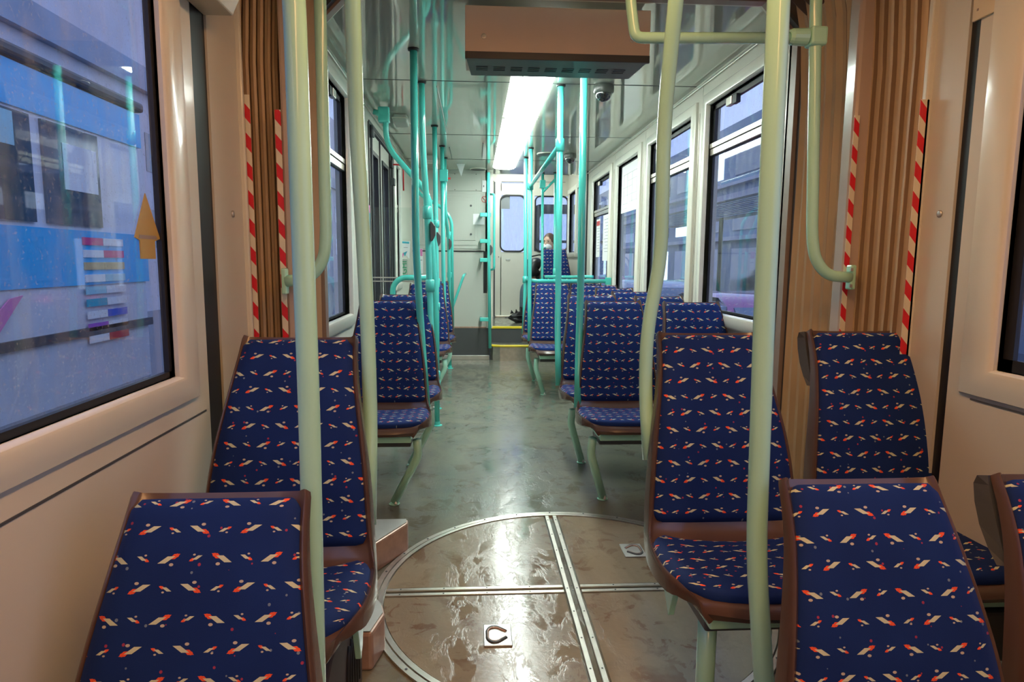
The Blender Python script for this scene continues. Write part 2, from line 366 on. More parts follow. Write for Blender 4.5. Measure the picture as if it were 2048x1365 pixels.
FRAME = [(0.0,-0.035),(0.0,0.012),(0.006,0.022),(0.016,0.026),(0.058,0.022),(0.068,0.014),(0.070,0.0)]
NEARFRAME = [(0.0,-0.02),(0.0,0.010),(0.008,0.018),(0.02,0.021),(0.075,0.018),(0.108,0.010),(0.115,0.0)]
nwin = [0]
def window(side, Y0, Y1, z0, z1, transom=None, prof=FRAME, catch=True, rubber=0.012, zk=1.0, gd=0.03):
    nwin[0] += 1
    X = XL if side == 'left' else XR; inw = 1 if side == 'left' else -1
    root = MB().sweep_rect(X, inw, Y0, Y1, z0, z1, prof, zk)
    r = struct('window_%d' % nwin[0], root, 'frame', smooth=False, sharp=35)
    xg = X - inw*gd
    g = MB().box((xg,Y0,z0),(xg-inw*0.005,Y1,transom-0.02 if transom else z1)).obj('pane', 'glass', r)
    b = MB()
    zt = transom-0.02 if transom else z1
    for a, c in (((Y0,z0),(Y0+rubber,zt)),((Y1-rubber,z0),(Y1,zt)),((Y0,z0),(Y1,z0+rubber)),((Y0,zt-rubber),(Y1,zt))):
        b.box((xg+inw*0.008,a[0],a[1]),(xg-inw*0.004,c[0],c[1]))
    b.obj('rubber_seal', 'dark', r)
    if transom:
        MB().box((xg+inw*0.022,Y0,transom-0.028),(xg-inw*0.01,Y1,transom+0.006),0.002).box((xg+inw*0.026,Y0,transom+0.010),(xg-inw*0.01,Y1,transom+0.036),0.002).obj('transom_bar', 'alu', r)
        MB().box((xg,Y0+0.02,transom+0.03),(xg-inw*0.005,Y1-0.02,z1-0.02)).obj('hopper_pane', 'glass', r)
        h = MB()
        for a, c in (((Y0,transom+0.03),(Y0+0.025,z1)),((Y1-0.03,transom+0.03),(Y1,z1)),((Y0,z1-0.028),(Y1,z1))): h.box((xg+inw*0.012,a[0],a[1]),(xg-inw*0.006,c[0],c[1]))
        h.obj('hopper_seal', 'dark', r)
        if catch:
            yc = Y1-0.30
            c = MB().box((xg+inw*0.006,yc,z1-0.062),(xg+inw*0.034,yc+0.07,z1-0.020),0.004).obj('catch', 'alu', r)
            MB().box((xg+inw*0.006,yc-0.055,z1-0.066),(xg+inw*0.030,yc-0.002,z1-0.022),0.003).obj('hinge', 'dark', r)
    return r
for w in RW: window('right', *w)
for w in PRW: window('right', *w, catch=False)
for w in LW: window('left', *w)
window('left', 5.80, 6.14, 0.95, 1.98, 1.62, catch=False)
# near section: walls, wide windows, end panels
NZ = (0.875, 2.0)
struct('wall_left_near', wall_boxes(XL-0.024, XL, -2.6, 1.715, -0.2, 2.2, [(-1.3,1.53,NZ[0],NZ[1])]).box((XL-0.03,1.815,-0.2),(XL,2.030,2.2)), 'wall')
struct('wall_right_near', wall_boxes(XR, XR+0.035, -2.6, 1.665, -0.2, 2.2, [(-1.3,1.505,0.888,NZ[1])]).box((XR,1.705,-0.2),(XR+0.06,1.835,2.2)), 'wall')
window('left', -1.3, 1.53, NZ[0], NZ[1], None, NEARFRAME, rubber=0.014, zk=0.62, gd=0.014)
window('right', -1.3, 1.505, 0.888, NZ[1], None, NEARFRAME, rubber=0.03, zk=0.68, gd=0.02)
struct('trim_5', MB().box((XL-0.03,1.712,-0.2),(XL-0.006,1.818,2.2)).box((XR+0.008,1.662,-0.2),(XR+0.03,1.708,2.2)), 'dark')
struct('trim_6', MB().box((XL-0.001,-2.6,0.754),(XL+0.0015,1.69,0.759)).box((XR-0.0015,-2.6,0.86),(XR+0.001,1.6,0.8635)).box((XR-0.002,-2.6,0.798),(XR+0.001,1.58,0.802)), 'graphite')
s = MB().box((XL-0.01,2.026,-0.1),(XL+0.014,2.042,2.12),0.004).box((XR-0.016,1.826,-0.1),(XR+0.01,1.846,2.15),0.004)
struct('trim_7', s, 'frame')
for i, (x, y, z, dr, nm) in enumerate(((XL,1.941,1.28,1,'left'),(XR,1.753,1.29,-1,'right'))):
    o = MB().lathe([(0.010,0),(0.010,0.003*dr),(0.006,0.005*dr),(0.0,0.005*dr)], axis='x', seg=16).obj('panel_screw', 'steel', smooth=True); o.location = (x,y,z)
    tag(o, 'small round screw in the %s end panel beside the bellows' % nm, 'screw')
# cove box at the top of the near left wall and a notice plate on the right
p1, p2 = (-0.70,1.776), (-0.60,1.80)
struct('trim_8', MB().prism([(-0.70,1.776),(-0.625,1.776),(-0.45,2.15),(-0.70,2.15)],'y',-2.6,1.80,0.004).prism([(XR,1.86),(XR-0.06,1.86),(XR-0.24,2.15),(XR,2.15)],'y',-2.6,1.45,0.004), 'wall')

# gate at the far saloon's end: chamfered arch
def arch(x0, x1, ztop, ch, t, y0, y1, zb=0.0):
    inner = [(x0,zb),(x0,ztop-ch),(x0+ch,ztop),(x1-ch,ztop),(x1,ztop-ch),(x1,zb)]
    outer = [(x0-t,zb),(x0-t,ztop-ch+t*0.4),(x0+ch-t*0.4,ztop+t),(x1-ch+t*0.4,ztop+t),(x1+t,ztop-ch+t*0.4),(x1+t,zb)]
    s = MB()
    for k in range(5):
        s.prism([inner[k],inner[k+1],outer[k+1],outer[k]],'y',y0,y1)
    return s
struct('trim_9', arch(-0.575,1.245,2.140,0.13,0.13,2.53,2.575), 'gate')
struct('trim_10', arch(-0.580,1.250,2.146,0.13,0.10,2.576,2.60), 'frame')
struct('wall_gate', MB().box((-0.705,2.56,0),(-0.585,2.60,2.2)).box((1.25,2.56,0),(1.30,2.62,2.2)), 'wall')
struct('trim_13', arch(-0.590,1.262,2.150,0.14,0.16,2.50,2.53), 'graphite')
# mid ring post of the articulation
ring = thing('articulation_ring', 'glossy beige hoop standing between the two tan bellows', 'articulation ring', (0.33,2.11,0))
MB().box((-0.918,-0.05,0),(-0.882,0.02,2.3),0.008).box((0.884,-0.05,0),(0.952,0.02,2.3),0.012).box((-0.96,-0.05,2.26),(0.95,0.02,2.30)).obj('hoop', 'ringpost', ring)
# bellows: folded rubber curtains
def bellows(name, label, plan, ztop, zb=0.0, fold=0.022, n=7, flat=False):
    (xa,ya),(xb,yb) = plan; d = Vector((xb-xa,yb-ya)); L = d.length; d.normalize(); nrm = Vector((-d.y,d.x))
    s = MB(); rows = []
    zs = [zb, 0.4, 0.9, 1.4, 1.75, ztop-0.18, ztop-0.06, ztop]; uvs = []
    for zi, z in enumerate(zs):
        row = []
        bend = max(0, (z-(ztop-0.30))/0.30)
        for k in range(n*4+1):
            t = k/(n*4); ph = k % 4
            off = (0, fold*0.25, fold, fold*0.25)[ph] + 0.003*math.sin(7*t+z*3)
            if flat: off = (0, 0, fold, fold)[ph] + 0.003*math.sin(7*t+z*2)
            tt = t + (0.004 if ph == 1 else -0.004 if ph == 3 else 0)
            if flat: t = (k//4 + (0, 0.72, 0.78, 0.92)[ph])/n; tt = t
            p = Vector((xa,ya)) + d*(L*(t if ph in (0,2) else tt)) + nrm*off
            cx = 0.33; sx = (p.x-cx)*(1-0.06*bend**1.5)+cx
            row.append((sx, p.y, z))
        rows.append(row); uvs.append([(k/4 if not flat else k//4+(0,0.72,0.78,0.92)[k%4], z) for k in range(n*4+1)])
    s.grid(rows, uvs=uvs)
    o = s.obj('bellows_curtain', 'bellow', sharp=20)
    md = o.modifiers.new('thick', 'SOLIDIFY'); md.thickness = 0.006; md.offset = 0
    o.name = name; tag(o, label, 'bellows', 'tan rubber bellows curtains')
    return o
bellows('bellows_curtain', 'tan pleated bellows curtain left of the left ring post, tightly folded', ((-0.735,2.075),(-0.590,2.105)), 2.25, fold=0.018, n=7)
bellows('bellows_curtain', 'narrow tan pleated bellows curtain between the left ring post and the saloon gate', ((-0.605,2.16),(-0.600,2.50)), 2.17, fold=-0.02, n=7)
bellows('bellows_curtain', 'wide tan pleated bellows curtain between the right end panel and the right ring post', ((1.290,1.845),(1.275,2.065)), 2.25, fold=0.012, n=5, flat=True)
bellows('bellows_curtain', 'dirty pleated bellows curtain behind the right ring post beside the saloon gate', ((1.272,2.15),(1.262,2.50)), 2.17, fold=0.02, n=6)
# top: roof bellows, dark
s = MB(); rows = []
for k in range(0, 25):
    y = 1.84+k*(0.66/24); o = 0.02*(k % 2)
    rows.append([(-0.66,y,1.95+o),(-0.50,y,2.14+o),(-0.3,y,2.22+o),(0.95,y,2.22+o),(1.14,y,2.14+o),(1.36,y,1.95+o)])
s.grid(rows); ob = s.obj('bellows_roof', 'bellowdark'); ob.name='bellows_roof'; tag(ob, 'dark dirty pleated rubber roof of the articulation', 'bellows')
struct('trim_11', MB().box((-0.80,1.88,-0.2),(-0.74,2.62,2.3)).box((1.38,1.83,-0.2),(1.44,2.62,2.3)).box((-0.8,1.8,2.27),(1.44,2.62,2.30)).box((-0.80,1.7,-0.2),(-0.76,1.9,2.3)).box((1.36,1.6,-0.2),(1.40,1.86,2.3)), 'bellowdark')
# angled floor channels beside the right bellows
o = thing('floor_channel', 'ribbed metal floor channels climbing beside the right bellows', 'floor channel', (1.1,2.3,0))
for k in range(5):
    MB().box((0.03+k*0.035,-0.18,0.10-0.01*k),(0.045+k*0.035,0.20,0.13+0.02*k),0.002).obj('channel_rib', 'alu', o)
# hazard tapes
def tape(label, x, y, z0, z1, w, dx=1, dy=0):
    s = MB(); l = math.hypot(dx,dy); ux, uy = dx/l*w, dy/l*w
    s.quad_uv([(x,y,z0),(x+ux,y+uy,z0),(x+ux,y+uy,z1),(x,y,z1)],[(0,z0),(w,z0),(w,z1),(0,z1)])
    o = s.obj('hazard_tape', 'tape'); md = o.modifiers.new('t','SOLIDIFY'); md.thickness = 0.0015
    tag(o, label, 'hazard tape', 'red and white hazard tapes on the bellows')
tape('red and white striped tape on the left end panel edge', -0.688, 2.046, 0.35, 1.64, 0.015)
tape('red and white striped tape on the left ring post above the flange', -0.603, 2.055, 0.35, 1.60, 0.018)
tape('red and white striped tape on the right ring post behind the curved rail flange', 1.212, 2.055, 0.40, 1.62, 0.018)
tape('red and white striped tape on the right end panel edge', 1.268, 1.826, 0.35, 1.615, 0.026)

# ------------------------------------------------------------------ turntable in the floor
TC = Vector((0.345,2.12,0)); RT = 0.695
tt = thing('floor_turntable', 'round worn metal floor turntable divided by strips into quarters', 'turntable', TC)
for q in range(4):
    a0 = q*PI/2; pts = []
    sx, sy = (1,-1,-1,1)[q], (1,1,-1,-1)[q]
    g = 0.032; R = RT-0.045
    a1, a2 = math.asin(g/R), PI/2-math.asin(g/R)
    pts = [(sx*g, sy*g)] + [(sx*R*math.cos(a1+(a2-a1)*k/24), sy*R*math.sin(a1+(a2-a1)*k/24)) for k in range(25)]
    o = MB().prism(pts,'z',0.0005,0.006).obj('quarter_plate', 'discplate', tt)
def annulus(r0, r1, z0, z1, seg=96):
    s = MB(); rows = []
    for k in range(seg+1):
        a = 2*PI*k/seg; c, n = math.cos(a), math.sin(a)
        rows.append([(r0*c,r0*n,z0),(r0*c,r0*n,z1),(r1*c,r1*n,z1),(r1*c,r1*n,z0)])
    s.grid(rows); return s
annulus(RT-0.041, RT-0.024, 0.0, 0.009).obj('inner_ring', 'alu', tt, merge=1e-5)
o = annulus(RT-0.019, RT, 0.0, 0.008).obj('outer_ring', 'alu', tt, merge=1e-5)
s = MB()
for k in range(28):
    a = 2*PI*k/28; s.lathe([(0.004,0.008),(0.004,0.0095),(0.0,0.0098)], (math.cos(a)*(RT-0.010),math.sin(a)*(RT-0.010),0), 8)
s.obj('ring_rivet', 'graphite', o); bpy.data.objects['ring_rivet']['kind'] = 'stuff'
def strip(x0, y0, x1, y1):
    s = MB().box((x0,y0,0.001),(x1,y1,0.009),0.002); return s
for off in (-0.026, 0.008):
    strip(-RT+0.045, off, -0.030, off+0.018).obj('cross_strip', 'alu', tt); strip(0.030, off, RT-0.045, off+0.018).obj('cross_strip', 'alu', tt)
    strip(off, -RT+0.045, off+0.018, RT-0.045).obj('long_strip', 'alu', tt)
s = MB()
for k in range(9):
    for o2 in (-0.017, 0.017): s.lathe([(0.003,0.009),(0.003,0.010),(0,0.0102)], (-0.60+k*0.15,o2,0), 8).lathe([(0.003,0.009),(0.003,0.010),(0,0.0102)], (o2,-0.60+k*0.15,0), 8)
o = s.obj('strip_rivet', 'graphite', tt); o['kind'] = 'stuff'
for (hx, hy, dr, nm) in ((0.0725,1.845,1,'near'),(0.632,2.405,-1,'far')):
    h = MB().box((-0.043,-0.057,0.006),(0.043,0.057,0.011),0.002).obj('lifting_plate', 'steel', tt); h.location = (hx-TC.x, hy-TC.y, 0)
    pth = [(0.025*dr,0.014,0.0125),(-0.002*dr,0.036,0.0125),(-0.018*dr,0.036,0.0125),(-0.030*dr,0.022,0.0125),(-0.030*dr,-0.022,0.0125),(-0.018*dr,-0.036,0.0125),(-0.002*dr,-0.036,0.0125),(0.025*dr,-0.014,0.0125)]
    MB().tube(fillet(pth,0.012,4), 0.0032, 8).obj('lifting_ring', 'rust', h, smooth=True)
    MB().tube(fillet([(p[0]*1.06,p[1]*1.16,0.0105) for p in pth],0.014,4), 0.0055, 6).obj('ring_recess', 'graphite', h, smooth=True)

# low metal boxes beside the turntable on the left
o = MB().prism([(-0.66,2.50),(-0.265,2.50),(-0.262,2.46),(-0.36,2.28),(-0.66,2.28)],'z',0,0.115,0.008).obj('floor_box', 'rust')
tag(o, 'low wedge-shaped coppery metal box beyond the left edge of the turntable', 'floor box')
MB().prism([(-0.655,2.495),(-0.272,2.495),(-0.269,2.462),(-0.364,2.287),(-0.655,2.287)],'z',0.1155,0.118).obj('lid', 'steel', o)
pts = [(-0.66,2.02),(-0.40,2.02),(-0.345,1.97),(-0.275,1.85),(-0.262,1.80),(-0.285,1.70),(-0.66,1.70)]
o = MB().prism(pts,'z',0,0.115,0.010).obj('floor_box', 'rust')
tag(o, 'low rounded coppery metal box under the raised left seat by the turntable', 'floor box')
MB().prism([(-0.46+(x+0.46)*0.965,1.86+(y-1.86)*0.965) for x,y in pts],'z',0.1155,0.118).obj('lid', 'steel', o)

# ------------------------------------------------------------------ ceiling lamps
def ceil_lamp(y0, y1, x0, x1, z, m, label, grp):
    t = thing('ceiling_lamp', label, 'lamp', ((x0+x1)/2,(y0+y1)/2,z), grp)
    w, l = (x1-x0)/2, (y1-y0)/2
    a = -w+0.50*w
    MB().prism([(-w,-0.001),(a-0.004,-0.001),(a-0.004,-0.026),(-w*0.85,-0.018)],'y',-l+0.012,l-0.012).obj('lens', 'cool_glow' if m == 'cool_lamp' else m, t)
    MB().prism([(a+0.004,-0.001),(w,-0.001),(w*0.85,-0.018),(w*0.5,-0.028),(a+0.004,-0.028)],'y',-l+0.012,l-0.012).obj('lens', m, t)
    MB().box((a-0.003,-l,-0.022),(a+0.003,l,-0.001)).obj('seam', 'graphite', t)
    MB().box((-w-0.006,-l,-0.006),(w+0.006,-l+0.011,-0.001)).obj('end_cap', 'frame', t)
    MB().box((-w-0.006,l-0.011,-0.006),(w+0.006,l,-0.001)).obj('end_cap', 'frame', t)
    return t
labs = ['glowing white ceiling strip lamp behind the display housing', 'glowing white ceiling strip lamp, second along the aisle ceiling', 'glowing white ceiling strip lamp, third along the aisle ceiling', 'glowing white ceiling strip lamp nearest the cab door']
for k, (a, b) in enumerate(((3.0,3.58),(3.60,4.72),(4.76,5.90),(5.94,7.20))):
    ceil_lamp(a, b, 0.205, 0.450, ZC, 'cool_lamp', labs[k], 'ceiling strip lamps of the far saloon')
for k, (a, b) in enumerate(((-2.2,-0.4),(-0.35,1.72))):
    ceil_lamp(a, b, 0.20, 0.42, 2.15, 'warm_lamp', ['warm ceiling strip lamp behind the viewpoint','warm ceiling strip lamp over the viewpoint'][k], 'ceiling strip lamps of the near section')
ceil_lamp(7.95, 8.75, 0.35, 0.60, 2.42, 'cool_lamp', 'unseen white lamp added on the raised platform ceiling to brighten the cab door end', 'added platform lamps')  # added lamp, hidden by the lower ceiling, to brighten the dark platform
# ------------------------------------------------------------------ passenger seats
# profile: (y back, z up, half width) from the front lip to the top of the backrest
PROF = [(0.008,0.374,0.172),(-0.003,0.384,0.184),(0.002,0.404,0.190),(0.03,0.416,0.208),(0.10,0.424,0.226),(0.20,0.420,0.234),(0.30,0.420,0.228),(0.352,0.432,0.217),
        (0.385,0.468,0.206),(0.402,0.52,0.200),(0.418,0.60,0.193),(0.440,0.68,0.183),(0.470,0.76,0.170),(0.508,0.84,0.157),(0.545,0.90,0.150),(0.572,0.938,0.148)]
def resample(P, n):
    d = [0.0]
    for a, b in zip(P, P[1:]): d.append(d[-1]+math.hypot(b[0]-a[0], b[1]-a[1]))
    out = []
    def cr(p0,p1,p2,p3,t): return 0.5*((2*p1)+(-p0+p2)*t+(2*p0-5*p1+4*p2-p3)*t*t+(-p0+3*p1-3*p2+p3)*t**3)
    for k in range(n):
        s = d[-1]*k/(n-1); i = max(j for j in range(len(P)-1) if d[j] <= s+1e-9); t = (s-d[i])/(d[i+1]-d[i])
        q = [P[max(i-1,0)],P[i],P[i+1],P[min(i+2,len(P)-1)]]
        out.append(tuple(cr(q[0][c],q[1][c],q[2][c],q[3][c],t) for c in range(3))+(s,))
    return out
PR = resample(PROF, 46)
def frame_at(k):
    a, b = PR[max(k-1,0)], PR[min(k+1,len(PR)-1)]
    t = Vector((b[0]-a[0], b[1]-a[1])).normalized(); return Vector((-t.y, t.x))*1.0  # normal: seat -> up, back -> towards the sitter
def front_round(y, x):
    return y + 0.055*max(0.0, 1-y/0.13)*min(1.0, abs(x)/0.20)**3
def shell_mesh(wmax=1.0):
    s = MB(); rows = []
    for k, (y, z, w, L) in enumerate(PR):
        w = min(w, wmax); n = frame_at(k); back = max(0.0, min(1.0, (z-0.46)/0.3))
        dep = 0.030 + 0.028*math.sin(PI*min(1, max(0,(k-4)/34)))
        if k > 38: dep *= 1-(k-38)*0.10
        if k < 6: dep = 0.010+0.020*k/6
        sec = [(-w+0.020,-dep),(-w-0.004,-dep*0.8),(-w-0.003,-0.004),(-w,0.008),(-w+0.003,0.011),(-w+0.008,0.007),(-w+0.014,0.0),(-w*0.5,-0.003),(0,-0.004),(w*0.5,-0.003),
               (w-0.014,0.0),(w-0.008,0.007),(w-0.003,0.011),(w,0.008),(w+0.003,-0.004),(w+0.004,-dep*0.8),(w-0.020,-dep),(0,-dep-0.004)]
        rows.append([(x, front_round(y, x)+n.x*o, z+n.y*o) for x, o in sec])
    # rounded top rim
    last = rows[-1]; y, z = PR[-1][0], PR[-1][1]
    t = Vector((PR[-1][0]-PR[-2][0], PR[-1][1]-PR[-2][1])).normalized()
    rows.append([(p[0]*0.985, p[1]+t.x*0.010, p[2]+t.y*0.010) for p in last])
    vs = s.grid(rows, close=True)
    s.b.faces.new(vs[0]); s.b.faces.new(vs[-1][::-1])
    return s
def cushion_mesh(k0, k1, inset, thick, edge_curve=0.0, r=0.035, wmax=1.0):
    # padded patch on the shell between profile samples k0..k1, rounded corners, uv in metres
    s = MB(); NX = 22; rows = []; uvs = []
    L0, L1 = PR[k0][3], PR[k1][3]
    ks = list(range(k0, k1+1))
    fine = []
    N = 40
    for a in range(N+1):
        L = L0+(L1-L0)*a/N
        if a in (1,N-1): L = L0+(L1-L0)*(0.012 if a == 1 else 0.988)
        i = max(j for j in range(len(PR)-1) if PR[j][3] <= L+1e-9); t = (L-PR[i][3])/(PR[i+1][3]-PR[i][3])
        v = [PR[i][c]*(1-t)+PR[i+1][c]*t for c in range(3)]; n = frame_at(i).lerp(frame_at(i+1), t).normalized()
        fine.append((v[0],v[1],v[2],L,n))
    for a, (y, z, w, L, n) in enumerate(fine):
        W = min(w, wmax)-inset; e = min(L-L0, L1-L)
        if e < r: W -= r-math.sqrt(max(0, r*r-(r-e)**2))
        row = []; uv = []
        for b in range(NX+1):
            u = -1+2*b/NX
            if b == 1: u = -0.975
            if b == NX-1: u = 0.975
            x = u*W; yf = front_round(y, x)
            edge = 0.0 if b in (0,NX) or a in (0,N) else (0.7 if b in (1,NX-1) or a in (1,N-1) else 1.0)
            h = -0.003 + (thick+0.003)*edge
            sh = 0.0
            if edge_curve and L > L1-0.12: sh = -edge_curve*(1-u*u)*((L-(L1-0.12))/0.12)
            if edge_curve and L > L1-0.12:
                tg = Vector((n.y,-n.x)); row.append((x, yf+n.x*h+tg.x*sh, z+n.y*h+tg.y*sh))
            else: row.append((x, yf+n.x*h, z+n.y*h))
            uv.append((x, L))
        rows.append(row); uvs.append(uv)
    vs = s.grid(rows, uvs=uvs)
    return s
def kof(z, back=True):
    return min(range(10, len(PR)), key=lambda k: abs(PR[k][1]-z))
KJ = max(k for k in range(len(PR)) if PR[k][0] < 0.366)
def leg_path(kind):
    return {'R': [(-0.175,0.13,0.33),(-0.180,0.15,0.25),(-0.105,0.215,0.012)], 'L': [(0.175,0.13,0.33),(0.180,0.15,0.25),(0.060,0.195,0.012)]}[kind]
SMESH = {}
def sm(key, fn, m, **kw):
    if key not in SMESH:
        o = fn().obj(key, m, None, **kw); SMESH[key] = o.data; bpy.data.objects.remove(o)
    return SMESH[key]
def part(name, key, fn, m, parent, **kw):
    o = bpy.data.objects.new(name, sm(key, fn, m, **kw)); C.objects.link(o); o.parent = parent; return o
def foot(kind):
    p = leg_path(kind)[-1]
    return MB().lathe([(0.0,0.0),(0.024,0.0),(0.026,0.003),(0.020,0.006),(0.0,0.006)], (p[0],p[1],0), 18)
def bolt(kind):
    p = leg_path(kind)[-1]
    return MB().lathe([(0.0085,0.004),(0.0085,0.012),(0.0055,0.013),(0.0055,0.020),(0.003,0.024),(0,0.0245)], (p[0]+0.008,p[1]-0.016,0), 10)
def seat(cx, fy, label, base='wall', z=0.0, group=None, rot=0.0, name='passenger_seat', low=0.0, handle=False, narrow=False):
    t = thing(name, label, 'seat', (cx, fy, z), group or 'blue patterned moulded seats'); t.rotation_euler = (0,0,rot)
    wm = 0.172 if narrow else 1.0; nk = 'n' if narrow else ''
    part('shell', 'shell'+nk, lambda: shell_mesh(wm), 'shell', t, sharp=50)
    part('backrest_cushion', 'backc'+nk, lambda: cushion_mesh(KJ+1, len(PR)-1, 0.0055, 0.019, r=0.034, wmax=wm), 'moquette', t, smooth=True)
    part('seat_cushion', 'seatc'+nk, lambda: cushion_mesh(3, KJ-1, 0.008, 0.016, edge_curve=0.035, r=0.045, wmax=wm), 'moquette', t, smooth=True)
    def grip():
        s = MB(); rows = []
        for k, (yy, zz, d) in enumerate(((0.515,0.79,0.000),(0.528,0.815,0.012),(0.545,0.85,0.020),(0.562,0.89,0.020),(0.575,0.925,0.014),(0.580,0.943,0.002))):
            rows.append([(-0.158,yy,zz),(-0.168,yy+0.012+d,zz-0.004),(-0.150,yy+0.022+d,zz-0.008),(-0.130,yy+0.012,zz-0.004)])
        v = s.grid(rows, close=True); s.b.faces.new(v[0]); s.b.faces.new(v[-1][::-1]); return s
    if handle: part('grab_handle', 'grip', grip, 'graphite', t)
    part('crossbeam', 'beam', lambda: MB().box((-0.155,0.06,0.335),(0.155,0.28,0.365),0.004), 'mint', t)
    part('underpan', 'pan', lambda: MB().box((-0.15,0.10,0.305),(0.15,0.27,0.338),0.006), 'graphite', t)
    if base in 'RL':
        l = part('leg', 'leg'+base, lambda: MB().tube(fillet(leg_path(base),0.03,4), 0.020, 12), 'mint', t, smooth=True)
        part('foot_plate', 'foot'+base, lambda: foot(base), 'mint', l, smooth=False)
        part('bolt', 'bolt'+base, lambda: bolt(base), 'steel', l, smooth=True)
    elif base == 'post':
        l = MB().tube([(-0.125,0.15,0.335),(-0.125,0.15,0.0-low)], 0.022, 16).obj('leg', 'mint', t, smooth=True)
        MB().lathe([(0.045,-low),(0.045,0.006-low),(0.0,0.006-low)], (-0.125,0.15,0), 20).obj('foot_plate', 'mint', l)
        MB().prism([(0.17,0.36),(0.26,0.36),(0.20,0.29)],'x',-0.205,-0.190,0.002).obj('bracket', 'mint', t)
    elif base == 'wall':
        d = 1 if cx > 0.3 else -1
        MB().box((d*0.14,0.06,0.30),(d*0.168,0.26,0.335),0.003).obj('wall_bracket', 'mint', t)
    return t
seat(-0.437, 0.525, 'low blue patterned seat in front left corner, nearest the left window', 'post', -0.198)
seat( 0.722, 0.553, 'low blue patterned seat at the front right, behind the pale bent pole', 'post', -0.198)
seat( 1.150, 0.565, 'low blue patterned seat cut off by the right edge, against the right window wall', 'post', -0.198, handle=True)
t = seat(-0.459, 1.145, 'blue patterned seat left of the turntable, above the brown vented heater', 'none')
MB().prism([(0.19,0.37),(0.29,0.37),(0.25,0.27),(0.23,0.25)],'x',0.190,0.204,0.002).obj('bracket', 'mint', t)
seat( 0.680, 1.255, 'blue patterned seat right of the turntable on a single mint post', 'post')
t = seat( 1.165, 1.315, 'blue patterned seat against the right bellows, with hazard tape above it', 'none', handle=True)
MB().box((-0.17,0.05,0.20),(0.12,0.28,0.33),0.01).obj('bracket', 'graphite', t)
seat(-0.437, 2.765, 'blue patterned seat beyond the left bellows, front one of the left pair', 'L')
seat(-0.415, 3.345, 'blue patterned seat half hidden behind the first left saloon seat', 'L')
seat(-0.420, 5.19, 'blue patterned seat seen edge-on behind the turquoise poles on the left', 'L')
seat(-0.405, 5.90, 'blue patterned seat seen edge-on, furthest left one before the grey bulkhead', 'L')
seat( 0.730, 2.770, 'blue patterned aisle seat just beyond the turntable on the right', 'R')
seat( 0.722, 3.345, 'blue patterned aisle seat directly behind the first right saloon seat', 'R')
seat( 0.705, 5.24, 'brightly lit blue patterned aisle seat in front of the horizontal rail', 'R')
seat( 0.690, 5.90, 'blue patterned aisle seat peeking out left behind the brightly lit one', 'R')
wl = ['window seat on the right, nearest one beside the first large saloon window', 'window seat on the right, second row beyond the gate', 'window seat on the right, third row, beside the window pillar',
      'window seat on the right, fourth row beyond the gate', 'window seat on the right, fifth row beyond the gate', 'window seat on the right, last row by the rail bracket']
for k, (cx, fy) in enumerate(((1.125,2.70),(1.11,3.24),(1.10,3.84),(1.09,4.39),(1.09,4.98),(1.06,5.50))):
    seat(cx, fy, 'blue patterned ' + wl[k], 'wall', narrow=True)
ps = seat(1.02, 7.62, 'blue patterned seat on the raised platform in front of the masked passenger', 'none', z=0.362)
MB().box((-0.15,0.08,0.0),(0.15,0.30,0.33),0.01).obj('pedestal', 'graphite', ps)

# brown vented heater under the raised left seat
h = thing('heater', 'brown vented heater housing standing beneath the left seat by the turntable', 'heater', (-0.46,1.31,0))
MB().prism([(-0.08,0.0),(-0.08,0.26),(0.0,0.30),(0.35,0.30),(0.35,0.0)],'x',-0.17,0.155,0.01).obj('housing', mat('matte_brown_heater_casing', (0.07, 0.045, 0.038), 0.65), h)
for k in range(6):
    MB().tube(fillet([(0.1565,0.14+k*0.030,0.05),(0.1565,0.14+k*0.030,0.17),(0.1565,0.165+k*0.030,0.22)],0.03,4),0.0045,8).obj('vent_slot', 'dark', h, smooth=True)

# ------------------------------------------------------------------ grab poles
def pole(name, label, path, r, m, group=None, collar=None, rfil=0.10, extra=None, cat='pole'):
    o0 = Vector(path[-1]); t = thing(name, label, cat, o0, group)
    p = fillet(path, rfil, 7) if len(path) > 2 else [Vector(q) for q in path]
    MB().tube(local(p, o0), r, 18).obj('tube', m, t, smooth=True)
    if collar:
        c = Vector(collar)-o0
        MB().lathe([(r*1.05,-0.012),(r*1.45,-0.010),(r*1.5,0.0),(r*1.05,0.0)], c, 18).obj('ceiling_collar', 'dark', t, smooth=True)
    return t
def clamp(t, p, r, m, w=0.05):
    c = Vector(p)-t.location
    return MB().lathe([(r*1.05,-w/2),(r*1.42,-w/2+0.004),(r*1.42,w/2-0.004),(r*1.05,w/2)], c, 18).obj('clamp', m, t, smooth=True)
def base(t, p, r, m):
    c = Vector(p)-t.location
    f = MB().lathe([(r*1.9,0.0),(r*1.9,0.004),(r*1.15,0.007),(r*1.1,0.03)], c, 20).obj('foot_plate', m, t, smooth=False)
    MB().lathe([(0.009,0.004),(0.009,0.014),(0.005,0.020),(0,0.021)], c+Vector((-r*1.5,-0.01,0)), 10).obj('bolt', 'steel', f, smooth=True)
def stopbutton(t, p):
    c = Vector(p)-t.location
    MB().prism([(0.0,-0.058),(0.0,0.058),(0.012,0.055),(0.030,0.028),(0.030,-0.022),(0.012,-0.055)],'y',-0.018,0.018,0.004).obj('stop_button', 'graphite', t).location = c + Vector((0.006,0,0))
RP = 0.0195
